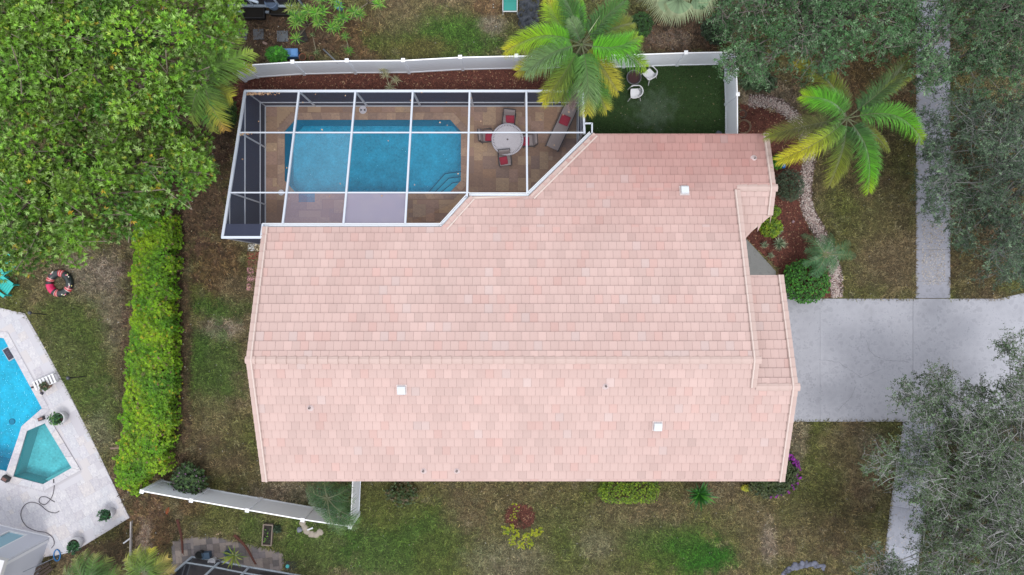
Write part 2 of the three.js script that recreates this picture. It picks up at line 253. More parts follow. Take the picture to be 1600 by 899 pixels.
scatter('leaves', 'pale flecks of leaf and petal scattered over the lawns', chip, chipMat, 5200, (r) => { const x = (r() - 0.5) * 50, z = (r() - 0.5) * 28.5; if (covered(x, z)) return null; const k = r(); return { x, y: .05, z, rx: (r() - .5) * .8, rz: (r() - .5) * .8, s: [.4 + .5 * r(), 1, .8 + 1.1 * r()], c: k < .45 ? mixc(S(206, 190, 160), S(160, 132, 96), r()) : k < .6 ? S(190, 190, 186) : mulc(S(58, 44, 36), .7 + .6 * r()) }; }, 36);

// ---------------------------------------------------------------- paving
const concreteTex = dataTex(1024, (u, v) => { const a = tileNoise(n2, u, v, 1.4), b = tileNoise(n2b, u, v, 5), c = tileNoise(n2c, u, v, 60), e = tileNoise(n2c, u, v, 16); let k = 1 + 0.07 * a + 0.07 * b + 0.05 * c + 0.05 * e; k *= 1 - 0.16 * smooth(0.15, 0.6, b + 0.5 * e); k *= 1 - 0.07 * smooth(0.15, 0.6, e + 0.2 * c - 0.4 * b); k *= 1 - 0.08 * smooth(0.1, 0.5, a + 0.3 * e); k *= 1 + 0.06 * smooth(0.3, 0.7, a - 0.5 * e); return [k * 0.62, k * 0.62, k * 0.62].map((x) => x * 1); }, 7, true);
const concrete = (c) => { const m = mat(mulc(c, 1 / 0.62), 0.85, { map: concreteTex, bumpMap: concreteTex, bumpScale: 0.004 }); return m; };
const parentStruct = (name, label) => { const o = new THREE.Group(); o.name = numbered(name); o.userData = { kind: 'structure', label }; scene.add(o); return o; };
const uvWorld = (g) => g;                            // ExtrudeGeometry already carries uv in metres
{
  const d = parentStruct('driveway', 'wide pale concrete driveway of slabs');
  const tones = [S(179, 181, 191), S(177, 179, 188), S(181, 183, 193), S(176, 178, 187)].map(concrete);
  const xs = [1190, 1281, 1426, 1600, 1660], ys = [467, 563, 659]; let k = 0;
  for (let i = 0; i < xs.length - 1; i++) for (let j = 0; j < 2; j++) {
    const x0 = xs[i], x1 = xs[i + 1]; let y0 = ys[j], y1 = ys[j + 1];
    let q = [[x0, y0], [x1, y0], [x1, y1], [x0, y1]];
    if (i === 2 && j === 0) q = [[x0, y0], [1560, y0], [x1, 458], [x1, y1], [x0, y1]];
    if (i === 3 && j === 0) q = [[x0, 458], [x1, 440], [x1, y1], [x0, y1]];
    const w = polyAt(q), cx = w.reduce((s, p) => s + p[0], 0) / w.length, cz = w.reduce((s, p) => s + p[1], 0) / w.length;
    mesh('slab', slab(w.map(([x, z]) => [x + Math.sign(cx - x) * (Math.abs(x - P(1426, 0).x) < .02 ? .005 : .0025), z + Math.sign(cz - z) * 0.0008]), -0.02, 0.05, 0.002), tones[(k++ * 3 + j) % 4], d);
  }
  const ck = (pts) => { const m = new MB(), q = pts.map(([a, b]) => P(a, b, 0)), r = rng(46); const L = []; for (let i = 0; i < q.length - 1; i++) for (let k = 0; k < 8; k++) { const p = q[i].clone().lerp(q[i + 1], k / 8); L.push(V(p.x + (r() - .5) * .05, .0525, p.z + (r() - .5) * .05)); } for (let i = 0; i < L.length - 1; i++) { const w = .004 + .006 * r(), t = L[i + 1].clone().sub(L[i]).normalize(), s = V(-t.z * w, 0, t.x * w); m.quad(L[i].clone().sub(s), L[i].clone().add(s), L[i + 1].clone().add(s), L[i + 1].clone().sub(s), S(142, 144, 152)); } m.build('crack', vmat(.95), d); };
  ck([[1353, 530], [1357, 546], [1366, 556], [1385, 563], [1425, 566]]); ck([[1281, 562], [1310, 566], [1345, 590], [1380, 575]]); ck([[1310, 640], [1330, 620], [1338, 600]]);
  const w = parentStruct('sidewalk', 'straight concrete footpath running up to the driveway');
  for (let y = -110, n = 0; y < 460; y += 50, n++) mesh('slab', slab(polyAt([[1431.5, y + 0.12], [1484.5, y + 0.12], [1484.5, Math.min(y + 49.9, 466)], [1430.5, Math.min(y + 49.9, 466)]]), -0.02, 0.045, 0.004), concrete(mulc(S(168, 170, 182), 0.95 + 0.06 * ((n * 7) % 5) / 5)), w);
  const v = parentStruct('sidewalk', 'concrete footpath running down from the driveway under the oak');
  const ls = [[1411, 660], [1406, 700], [1398, 745], [1391, 790], [1384, 850], [1377, 910], [1370, 960]], rs = [[1465, 660], [1460, 700], [1451, 745], [1445, 800], [1437, 862], [1430, 920], [1424, 970]];
  for (let i = 0; i < 6; i++) mesh('slab', slab(polyAt([[ls[i][0], ls[i][1] + .1], [rs[i][0], rs[i][1] + .1], [rs[i + 1][0], rs[i + 1][1] - .1], [ls[i + 1][0], ls[i + 1][1] - .1]]), -0.02, 0.045, 0.004), concrete(mulc(S(172, 176, 190), 0.94 + 0.08 * (i % 3))), v);
  const e = parentStruct('entry_path', 'small grey concrete entry path by the front door');
  mesh('slab', slab(polyAt([[1150, 360], [1168, 376], [1212, 424], [1212, 440], [1150, 440]]), -0.02, 0.06, 0.01), concrete(S(140, 142, 142)), e);
  mesh('slab', slab(polyAt([[1190, 441], [1226, 441], [1238, 452], [1252, 466], [1190, 466]]), -0.02, 0.06, 0.01), concrete(S(140, 144, 148)), e);
}
// ashlar pavers filling an outline: every paver a mesh of its own
function ashlar(parent, poly, holes, unit, y0, y1, mats, ry, seed, sizes = [[2, 2], [3, 2], [2, 3], [4, 2], [3, 3], [2, 2], [2, 1], [1, 2]]) {
  const r = rng(seed), c = Math.cos(ry), s = Math.sin(ry), loc = poly.map(([x, z]) => [x * c - z * s, x * s + z * c]), wor = (x, z) => [x * c + z * s, -x * s + z * c];
  const x0 = Math.min(...loc.map((p) => p[0])), x1 = Math.max(...loc.map((p) => p[0])), z0 = Math.min(...loc.map((p) => p[1])), z1 = Math.max(...loc.map((p) => p[1]));
  const nx = Math.ceil((x1 - x0) / unit), nz = Math.ceil((z1 - z0) / unit), g = new Uint8Array(nx * nz); const cache = {}; const cut = new MB();
  for (let j = 0; j < nz; j++) for (let i = 0; i < nx; i++) {
    if (g[j * nx + i]) continue;
    let best = [1, 1]; for (let t = 0; t < 6; t++) { const [a, b] = sizes[Math.floor(r() * sizes.length)]; let ok = i + a <= nx && j + b <= nz; for (let q = 0; ok && q < b; q++) for (let p = 0; p < a; p++) if (g[(j + q) * nx + i + p]) { ok = false; break; } if (ok) { best = [a, b]; break; } }
    const [a, b] = best; for (let q = 0; q < b; q++) for (let p = 0; p < a; p++) g[(j + q) * nx + i + p] = 1;
    const q = [[x0 + i * unit, z0 + j * unit], [x0 + (i + a) * unit, z0 + j * unit], [x0 + (i + a) * unit, z0 + (j + b) * unit], [x0 + i * unit, z0 + (j + b) * unit]].map(([x, z]) => wor(x, z));
    const cx = (q[0][0] + q[2][0]) / 2, cz = (q[0][1] + q[2][1]) / 2;
    const ins = q.filter(([x, z]) => inPoly(x, z, poly)).length, hol = holes.some((h) => q.some(([x, z]) => inPoly(x, z, h)) || h.some(([x, z]) => { const u = x * c - z * s, w = x * s + z * c; return u > x0 + i * unit && u < x0 + (i + a) * unit && w > z0 + j * unit && w < z0 + (j + b) * unit; }));
    const m = mats[Math.floor(r() * mats.length)];
    if (ins === 4 && !hol) {
      const key = `${a}_${b}`; cache[key] ??= slab(rect(-a * unit / 2 + .002, -b * unit / 2 + .002, a * unit / 2 - .002, b * unit / 2 - .002), y0, y1, 0.004);
      const o = mesh('paver', cache[key], m, parent); o.position.set(cx, (r() - .5) * 0.003, cz); o.rotation.y = ry;
    } else if (ins > 0 || hol || edgeDist(cx, cz, poly) < unit) {
      for (let qz = 0; qz < b * 2; qz++) for (let px = 0; px < a * 2; px++) { // cut pavers at the edge are filled in small squares
        const w = wor(x0 + (i + (px + .5) / 2) * unit, z0 + (j + (qz + .5) / 2) * unit); if (!inPoly(w[0], w[1], poly) || holes.some((h) => inPoly(w[0], w[1], h) || edgeDist(w[0], w[1], h) < unit * 0.24) || edgeDist(w[0], w[1], poly) < unit * 0.24) continue;
        cut.box(w[0], (y0 + y1) / 2 - 0.0005, w[1], unit / 2 + 0.0006, y1 - y0 - 0.001, unit / 2 + 0.0006, [m.color.r * .75, m.color.g * .75, m.color.b * .75], ry);
      }
    }
  }
  if (cut.p.length) cut.build('cut_paver', vmat(0.8), parent);
}
const grow = (poly, d) => { const cx = poly.reduce((s, p) => s + p[0], 0) / poly.length, cz = poly.reduce((s, p) => s + p[1], 0) / poly.length; return poly.map(([x, z], i) => { const a = poly[(i + poly.length - 1) % poly.length], b = poly[(i + 1) % poly.length]; let n1 = [-(z - a[1]), x - a[0]], n2_ = [-(b[1] - z), b[0] - x]; const l1 = Math.hypot(...n1), l2 = Math.hypot(...n2_); n1 = n1.map((q) => q / l1); n2_ = n2_.map((q) => q / l2); const m = [n1[0] + n2_[0], n1[1] + n2_[1]], k = d / Math.max(0.4, 1 + n1[0] * n2_[0] + n1[1] * n2_[1]); const sg = area(poly) > 0 ? -1 : 1; return [x + m[0] * k * sg, z + m[1] * k * sg]; }); };
function area(p) { let a = 0; for (let i = 0, j = p.length - 1; i < p.length; j = i++) a += p[j][0] * p[i][1] - p[i][0] * p[j][1]; return a / 2; }
// coping stones around a pool, one by one
function coping(parent, poly, wIn, wOut, y0, y1, mats, step = 0.5) {
  const a = grow(poly, -wIn), b = grow(poly, wOut); let k = 0;
  for (let i = 0; i < poly.length; i++) {
    const j = (i + 1) % poly.length, L = Math.hypot(poly[j][0] - poly[i][0], poly[j][1] - poly[i][1]), n = Math.max(1, Math.round(L / step));
    for (let q = 0; q < n; q++) { const f = (t, A) => [A[i][0] + (A[j][0] - A[i][0]) * t, A[i][1] + (A[j][1] - A[i][1]) * t], t0 = (q + .008) / n, t1 = (q + .992) / n; let pl = [f(t0, a), f(t1, a), f(t1, b), f(t0, b)]; if (area(pl) > 0) pl = pl.reverse(); mesh('coping_stone', slab(pl, y0, y1), mats[(k++ * 5 + i) % mats.length], parent); }
  }
}
const stoneTex = dataTex(512, (u, v) => { const a = tileNoise(n2, u, v, 4), b = tileNoise(n2b, u, v, 22), c = tileNoise(n2c, u, v, 60); const k = 0.75 * (1 + 0.16 * a + 0.16 * b + 0.1 * c); return [k, k * (1 - 0.03 * b), k * (1 - 0.05 * a)]; }, 1.7, true);
const stone = (c, rough = 0.75) => mat(mulc(c, 1 / 0.75), rough, { map: stoneTex, bumpMap: stoneTex, bumpScale: 0.003 });
{
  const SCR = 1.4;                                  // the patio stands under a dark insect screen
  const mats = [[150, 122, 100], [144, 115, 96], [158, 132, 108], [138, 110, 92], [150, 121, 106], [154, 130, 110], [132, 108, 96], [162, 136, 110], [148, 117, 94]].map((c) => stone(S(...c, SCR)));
  const d = parentStruct('pool_deck', 'brown travertine paved patio around the screened pool');
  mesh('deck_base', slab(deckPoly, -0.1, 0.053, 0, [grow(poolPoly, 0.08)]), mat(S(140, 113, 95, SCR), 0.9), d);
  const rim = grow(poolPoly, 0.3);
  ashlar(d, deckPoly, [rim], 0.205, 0.02, 0.06, mats, 0, 41, [[2, 2], [3, 2], [2, 3], [4, 2], [3, 3], [3, 3], [3, 2]]);
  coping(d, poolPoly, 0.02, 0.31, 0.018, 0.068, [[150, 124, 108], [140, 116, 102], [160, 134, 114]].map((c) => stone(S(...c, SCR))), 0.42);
}
function pool(name, label, poly, floorCol, tint, depth, waterY, opts = {}) {
  const o = thing(name, label, 'swimming pool');
  const plaster = mat([1, 1, 1], 0.8, { map: dataTex(512, (u, v) => mulc(floorCol, 1 + 0.18 * tileNoise(n2, u, v, 2) + 0.2 * tileNoise(n2b, u, v, 9) + 0.14 * tileNoise(n2c, u, v, 26)), 5, true) });
  mesh('pool_floor', sheet(poly, -depth), plaster, o);
  const w = new MB(); for (let i = 0; i < poly.length; i++) { const a = poly[i], b = poly[(i + 1) % poly.length]; w.quad(V(a[0], -depth, a[1]), V(b[0], -depth, b[1]), V(b[0], waterY + 0.06, b[1]), V(a[0], waterY + 0.06, a[1]), mulc(floorCol, 0.8)); }
  w.build('pool_wall', vmat(0.7), o);
  const t = new MB(); for (let i = 0; i < poly.length; i++) { const a = poly[i], b = poly[(i + 1) % poly.length]; t.quad(V(a[0], waterY + 0.06, a[1]), V(b[0], waterY + 0.06, b[1]), V(b[0], 0.03, b[1]), V(a[0], 0.03, a[1]), opts.tile ?? S(60, 110, 130)); }
  t.build('waterline_tile', vmat(0.4), o);
  const wt = dataTex(256, (u, v) => { const k = 0.5 + 0.25 * tileNoise(n2, u, v, 4) + 0.2 * tileNoise(n2b, u, v, 12); return [k, k, k]; }, 2.2);
  const wm = new THREE.MeshPhysicalMaterial({ roughness: 0.02, transmission: 1, thickness: 0, ior: 1.33, bumpMap: wt, bumpScale: opts.ripple ?? 0.02 }); wm.color.setRGB(...tint);
  mesh('water', sheet(poly, waterY), wm, o);
  return o;
}
{
  const o = pool('swimming_pool', 'blue rectangular pool with cut corners inside the screened cage', poolPoly, [0.06, 0.38, 0.53], [0.40, 0.86, 0.945], 1.35, -0.06);
  // entry steps fill the lower right corner
  const st = (k, y) => polyAt([[721, 262 + k * 10], [721, 284], [704, 301], [661 + k * 12, 301], [692 + k * 7, 266 + k * 9]]);
  for (let k = 0; k < 3; k++) { const y = -1.05 + k * 0.33; const g = slab(st(k), -1.34, y, 0.01); mesh('step', g, mat([0.08 + 0.02 * k, 0.40 + 0.02 * k, 0.53 + 0.02 * k], 0.8), o); const e = st(k), b = new MB(); b.bar(V(e[3][0], y + .012, e[3][1]), V(e[4][0], y + .012, e[4][1]), 0.035, 0.02, [.01, .11, .18]).bar(V(e[4][0], y + .012, e[4][1]), V(e[0][0], y + .012, e[0][1]), 0.035, 0.02, [.01, .11, .18]); b.build('step_tile', vmat(0.5), o); }
}
// ---------------------------------------------------------------- the house
const SL = 0.338, ZR = 2.735, HR = 6.5, Z2 = 3.80, H2 = 6.14, Z3 = -4.08, H3 = 4.197;
const yN = (z) => HR - SL * (ZR - z), yS = (z) => HR - SL * (z - ZR), yG = (z) => H2 - SL * (Z2 - z), yE = (z) => H3 - SL * (z - Z3);
const XW = -9.97, XM = 9.28, XG = 10.88, XE = 10.76, ZS = 7.76, ZN = -6.47;
const house = thing('house', 'large single storey house with a pale pink tiled gable roof', 'house');
{
  // walls
  const w = new MB(), stucco = S(214, 188, 170);
  const wallY = (x, z) => (z > ZR ? yS(z) : yN(z)) - 0.22;
  const wall = (x0, z0, x1, z1, f = wallY) => { const n = 6, L = Math.hypot(x1 - x0, z1 - z0), nx = (z1 - z0) / L * .1, nz = -(x1 - x0) / L * .1; for (let i = 0; i < n; i++) { const q = (t, s) => [x0 + (x1 - x0) * t + nx * s, z0 + (z1 - z0) * t + nz * s], a = q(i / n, 1), b = q((i + 1) / n, 1), c = q((i + 1) / n, -1), d = q(i / n, -1); const m = [a, b, c, d]; w.hex(m.map(([x, z]) => V(x, 0, z)), m.map(([x, z]) => V(x, f(x, z), z)), stucco); } };
  const hp = housePoly; for (let i = 0; i < hp.length; i++) { const a = hp[i], b = hp[(i + 1) % hp.length]; const f = (x, z) => x > 9.25 && z > -0.6 && z < Z2 ? yG(z) - .22 : x > 9.25 && z > Z3 && z < -1.5 ? yE(z) - .22 : wallY(x, z); wall(...a, ...b, f); }
  wall(9.2, -2.2, 9.2, ZR, (x, z) => yN(z) - .2); wall(9.2, ZR, 9.2, Z2, (x, z) => yS(z) - .2); wall(9.2, Z3, 9.2, -2.2, (x, z) => yN(z) - .2);
  w.build('wall', vmat(0.9), house);
}
const roof = new THREE.Group(); roof.name = 'roof'; house.add(roof);
{
  // roof decks with fascia below the tiles
  const d = new MB(), fas = S(226, 206, 196);
  const deck = (poly, f) => { const n = poly.length, up = poly.map(([x, z]) => V(x, f(z) - 0.012, z)), lo = poly.map(([x, z]) => V(x, f(z) - 0.2, z)); const t = THREE.ShapeUtils.triangulateShape(poly.map(([x, z]) => new THREE.Vector2(x, z)), []); for (const [a, b, c] of t) { d.tri(up[a], up[b], up[c], fas); d.tri(lo[a], lo[b], lo[c], fas); } for (let i = 0; i < n; i++) d.quad(lo[i], lo[(i + 1) % n], up[(i + 1) % n], up[i], fas); };
  deck([[XW, ZR], [XW, ZS], [XG, ZS], [XG, Z2], [XM, Z2], [XM, ZR]], yS);
  deck([[XW, ZR], [XM, ZR], [XM, Z3], [XE, Z3], [XE, ZN], [3.37, ZN], [0.68, -3.73], [-1.75, -3.71], [-2.83, -2.44], [XW, -2.43]], yN);
  deck([[9.1, Z2], [XG, Z2], [XG, -0.5], [9.1, -0.5]], yG);
  deck([[9.1, Z3], [XE, Z3], [XE, -3.0], [9.7, -2.06], [9.1, -2.06]], yE);
  d.build('roof_deck', vmat(0.85), roof);

  const EXP = 0.351, TW = 0.316, r = rng(101);
  const tintAt = (x, z) => { // darker, pinker tiles to the north-east: tone-mapped shading painted into the colour
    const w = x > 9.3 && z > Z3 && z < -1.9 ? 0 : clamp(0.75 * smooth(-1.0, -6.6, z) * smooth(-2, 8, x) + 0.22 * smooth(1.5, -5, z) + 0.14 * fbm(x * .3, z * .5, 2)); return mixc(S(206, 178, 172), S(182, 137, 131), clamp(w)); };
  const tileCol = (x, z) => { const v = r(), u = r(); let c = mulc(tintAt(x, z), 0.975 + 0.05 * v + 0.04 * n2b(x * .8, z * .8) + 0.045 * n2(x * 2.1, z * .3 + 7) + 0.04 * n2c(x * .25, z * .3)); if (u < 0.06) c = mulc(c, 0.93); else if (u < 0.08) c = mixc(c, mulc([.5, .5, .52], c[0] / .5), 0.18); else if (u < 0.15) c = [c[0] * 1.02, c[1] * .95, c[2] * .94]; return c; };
  // shared geometry for the tiles built one by one: 3 shapes for each slope
  const tileGeo = (sg, k) => { const m = new MB(), a = -TW / 2 + .0032, b = TW / 2 - .0032, u = EXP / 2, n = 0.050 + 0.006 * k, y = (s) => -SL * s; // s runs down the slope
    const q = (x, s, l) => V(x, y(s) + l, sg * s), w = [1, 1, 1];
    m.quad(q(a, -u, .012), q(b, -u, .012), q(b, u, n), q(a, u, n), w).quad(q(a, u, n), q(b, u, n), q(b, u, -.01), q(a, u, -.01), w).quad(q(a, -u, .012), q(a, u, n), q(a, u, -.01), q(a, -u, -.01), w).quad(q(b, u, n), q(b, -u, .012), q(b, -u, -.01), q(b, u, -.01), w);
    const g = m.geometry(); g.deleteAttribute('color'); return g; };
  const geos = { '-1': [0, 1, 2].map((k) => tileGeo(-1, k)), '1': [0, 1, 2].map((k) => tileGeo(1, k)) };
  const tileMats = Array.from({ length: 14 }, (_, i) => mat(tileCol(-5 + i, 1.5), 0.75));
  let singles = 0; const rest = new MB();
  // rows of tiles down one slope; xr(z) gives the left and right limit; breaks are z where the outline turns
  function course(zTop, zEnd, sg, f, xr, breaks, single, phase) {
    const n = Math.ceil(Math.abs(zEnd - zTop) / EXP - 0.02);
    for (let k = 0; k < n; k++) {
      const za = zTop + sg * k * EXP, zb = sg > 0 ? Math.min(zEnd, za + EXP) : Math.max(zEnd, za - EXP);
      const cuts = [za, ...breaks.filter((b) => (b - za) * sg > .004 && (zb - b) * sg > .004).sort((a, b) => (a - b) * sg), zb];
      const off = ((k % 2) * 0.5 + phase + 0.06 * r()) * TW, nose = 0.050 + 0.008 * r();
      for (let q = 0; q < cuts.length - 1; q++) {
        const c0 = cuts[q], c1 = cuts[q + 1], e = 1e-4 * sg, [l0, r0] = xr(c0 + e), [l1, r1] = xr(c1 - e);
        const full = cuts.length === 2 && Math.abs(Math.abs(zb - za) - EXP) < 0.01;
        for (let i = Math.floor((Math.min(l0, l1) - off) / TW); i * TW + off < Math.max(r0, r1); i++) {
          const a = i * TW + off, b = a + TW, inside = a > Math.max(l0, l1) && b < Math.min(r0, r1), zc = (za + zb) / 2;
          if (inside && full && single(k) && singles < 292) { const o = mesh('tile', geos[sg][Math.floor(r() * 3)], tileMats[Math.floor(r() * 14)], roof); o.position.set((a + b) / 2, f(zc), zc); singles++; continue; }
          const A0 = Math.max(a + .0032, l0), B0 = Math.min(b - .0032, r0), A1 = Math.max(a + .0032, l1), B1 = Math.min(b - .0032, r1); if (B0 - A0 < .01 && B1 - A1 < .01) continue;
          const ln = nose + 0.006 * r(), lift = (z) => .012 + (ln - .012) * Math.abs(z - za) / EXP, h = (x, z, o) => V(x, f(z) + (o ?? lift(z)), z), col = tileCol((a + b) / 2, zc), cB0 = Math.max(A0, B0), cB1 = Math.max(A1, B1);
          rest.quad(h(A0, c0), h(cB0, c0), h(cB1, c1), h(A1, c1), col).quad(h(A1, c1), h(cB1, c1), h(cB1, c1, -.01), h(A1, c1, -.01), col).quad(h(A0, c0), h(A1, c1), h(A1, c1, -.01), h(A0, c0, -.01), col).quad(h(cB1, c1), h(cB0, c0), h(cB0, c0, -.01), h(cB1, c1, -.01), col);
        }
      }
    }
  }
  const lerpX = (z, [x0, z0], [x1, z1]) => x0 + (x1 - x0) * (z - z0) / (z1 - z0);
  const xrN = (z) => [z > -2.43 ? XW : z > -3.71 ? lerpX(z, [-2.83, -2.44], [-1.75, -3.71]) : lerpX(z, [0.68, -3.73], [3.37, ZN]), z > Z3 ? XM : XE];
  course(ZR, ZN, -1, yN, xrN, [-2.43, -3.72, Z3], (k) => k < 3, 0.1);
  course(ZR, ZS, 1, yS, (z) => [XW, z < Z2 ? XM : XG], [Z2], (k) => k < 3, 0.3);
  course(Z2, -0.5, -1, yG, () => [9.12, XG], [], () => false, 0.2);
  course(Z3, -2.06, 1, yE, (z) => [9.12, z > -3.0 ? lerpX(z, [XE, -3.0], [9.7, -2.06]) : XE], [-3.0], () => false, 0.4);
  const ro = rest.build('tile', vmat(0.75), roof); ro.userData = { kind: 'stuff' };

  // ridge caps
  const trimCol = () => mulc(S(207, 182, 175), 0.95 + 0.08 * r());
  const ridge = (x0, x1, z, y) => { const n = Math.round((x1 - x0) / 0.385), st = (x1 - x0) / n; const mats = [0, 1, 2, 3].map(() => mat(trimCol(), 0.75));
    const cap = (() => { const m = new MB(), prof = [[-.15, -.062], [-.135, -.01], [-.045, .04], [.045, .04], [.135, -.01], [.15, -.062]], L = st / 2 + .003; for (let i = 0; i < 5; i++) { const [a, b] = prof[i], [c, d] = prof[i + 1]; m.quad(V(-L, b + .02, a * .95), V(L, b + .057, a * 1.06), V(L, d + .057, c * 1.06), V(-L, d + .02, c * .95), [1, 1, 1]); m.quad(V(L, b + .057, a * 1.05), V(L, b - .04, a * 1.05), V(L, d - .04, c * 1.05), V(L, d + .057, c * 1.05), [1, 1, 1]); } const g = m.geometry(); g.deleteAttribute('color'); return g; })();
    for (let i = 0; i < n; i++) { const o = mesh('ridge_tile', cap, mats[(i * 7 + i % 3) % 4], roof); o.position.set(x0 + (i + .5) * st, y, z); } };
  ridge(XW - .08, XM + .1, ZR, HR - .015); ridge(XM + .02, XG + .1, Z2, H2 - .015); ridge(9.2, XE + .1, Z3, H3 - .015);
  // rake tiles along the sloping edges; (ux, uz) points into the roof
  const rake = (a, b, f, ux, uz) => { const L = Math.hypot(b[0] - a[0], b[1] - a[1]), n = Math.max(1, Math.round(L / EXP)), dx = (b[0] - a[0]) / n, dz = (b[1] - a[1]) / n, prof = [[-.04, -.16], [-.04, .03], [.11, .035], [.135, .085], [.19, .085], [.215, .03]];
    for (let i = 0; i < n; i++) { const m = new MB(), col = trimCol(), x0 = a[0] + dx * i, z0 = a[1] + dz * i, x1 = a[0] + dx * (i + 1.04), z1 = a[1] + dz * (i + 1.04), dn = f(z1) < f(z0), q = (x, z, u, h, lift) => V(x + ux * u, f(z + (ux && uz ? uz * u * 0 : 0)) + h + lift, z + uz * u);
      for (let k = 0; k < 5; k++) { const [u0, h0] = prof[k], [u1, h1] = prof[k + 1], l0 = dn ? .004 : .035, l1 = dn ? .035 : .004; const c = k === 3 || k === 2 ? S(217, 199, 192) : mulc(col, .97); m.quad(q(x0, z0, u0, h0, l0), q(x1, z1, u0, h0, l1), q(x1, z1, u1, h1, l1), q(x0, z0, u1, h1, l0), c); const [X, Z, l] = dn ? [x1, z1, l1] : [x0, z0, l0]; m.quad(q(X, Z, u0, h0, l), q(X, Z, u1, h1, l), q(X, Z, u1, h1 - .06, l), q(X, Z, u0, h0 - .06, l), c); }
      m.build('rake_tile', RAKE, roof); } };
  const RAKE = vmat(0.75);
  rake([XW, ZR], [XW, ZS], yS, 1, 0); rake([XW, ZR], [XW, -2.43], yN, 1, 0); rake([XM, ZR], [XM, Z3 + .1], yN, -1, 0); rake([XM, ZR], [XM, Z2], yS, -1, 0);
  rake([XG, Z2], [XG, ZS], yS, -1, 0); rake([XG, Z2], [XG, -.5], yG, -1, 0); rake([XE, Z3], [XE, ZN], yN, -1, 0); rake([XE, Z3], [XE, -3.0], yE, -1, 0);
  rake([-2.73, -2.43], [-1.65, -3.71], yN, .72, .69); rake([0.78, -3.73], [3.45, ZN], yN, .71, .70);
  // gutters along the pool side
  const gut = (a, b) => { const p = V(a[0], yN(a[1]) - .04, a[1]), q = V(b[0], yN(b[1]) - .04, b[1]), d = q.clone().sub(p).normalize(), nx = d.z, nz = -d.x, m = new MB(), W = S(232, 238, 246); const prof = [[0, .02], [0, -.12], [.09, -.12], [.14, .0], [.14, .03], [.115, .03], [.09, -.06], [.03, -.06]]; for (let k = 0; k < prof.length; k++) { const [u, h] = prof[k], [u2, h2] = prof[(k + 1) % prof.length]; m.quad(V(p.x + nx * u, p.y + h, p.z + nz * u), V(q.x + nx * u, q.y + h, q.z + nz * u), V(q.x + nx * u2, q.y + h2, q.z + nz * u2), V(p.x + nx * u2, p.y + h2, p.z + nz * u2), W); } m.build('gutter', vmat(0.45), roof); };
  gut([XW - .05, -2.45], [-2.83, -2.45]); gut([-2.85, -2.44], [-1.77, -3.72]); gut([-1.75, -3.735], [0.68, -3.735]); gut([0.66, -3.74], [3.36, -6.48]);
  // vents and pipes
  const onRoof = (px, py, f) => { let z = 0; for (let i = 0; i < 12; i++) z = (py - 449.5) * KP * (CAM_H - f(z)); const h = f(z); return V((px - 800) * KP * (CAM_H - h), h, z); };
  const ventLabels = ['white hooded roof vent near the ridge on the north slope at right', 'white hooded roof vent below the ridge at left', 'white hooded roof vent low on the south slope at right'];
  [[1069, 299, yN, -1], [628, 608, yS, 1], [1027, 665, yS, 1]].forEach(([px, py, f, sg], i) => {
    const p = onRoof(px, py, f), g = new THREE.Group(); g.name = 'roof_vent'; g.position.copy(p); g.rotation.x = Math.atan(SL) * (sg > 0 ? 1 : -1); g.userData = { label: ventLabels[i] }; roof.add(g);
    const b = new MB(); b.box(0, .05, 0, .40, .02, .42, S(222, 204, 202)); b.build('flashing', vmat(0.6), g);
    const h = new MB(), W = S(220, 226, 232), pr = [[-.17, .06], [-.17, .17], [-.1, .22], [.14, .2], [.17, .15], [.17, .06]]; for (let k = 0; k < pr.length - 1; k++) h.quad(V(-.15, pr[k][1], pr[k][0]), V(.15, pr[k][1], pr[k][0]), V(.15, pr[k + 1][1], pr[k + 1][0]), V(-.15, pr[k + 1][1], pr[k + 1][0]), W); for (const x of [-.15, .15]) for (let k = 1; k < pr.length - 1; k++) h.tri(V(x, pr[0][1], pr[0][0]), V(x, pr[k][1], pr[k][0]), V(x, pr[k + 1][1], pr[k + 1][0]), W); h.build('hood', vmat(0.4), g);
  });
  for (const [px, py, f] of [[1178, 248, yN], [485, 637, yS], [946, 603, yS], [662, 735, yS], [714, 735, yS]]) {
    const p = onRoof(px, py, f), g = new THREE.Group(); g.name = 'vent_pipe'; g.position.copy(p); roof.add(g);
    const c = new THREE.CylinderGeometry(0.06, 0.15, 0.13, 16); c.translate(0, 0.06, 0); mesh('flashing', c, mat(S(226, 208, 208), 0.6), g);
    const t = new THREE.LatheGeometry([[.045, .1], [.045, .19], [.036, .19], [.036, .12], [0, .12]].map(([a, b]) => new THREE.Vector2(a, b)), 14); mesh('pipe', t, mat(S(120, 112, 112), 0.6), g);
  }
}

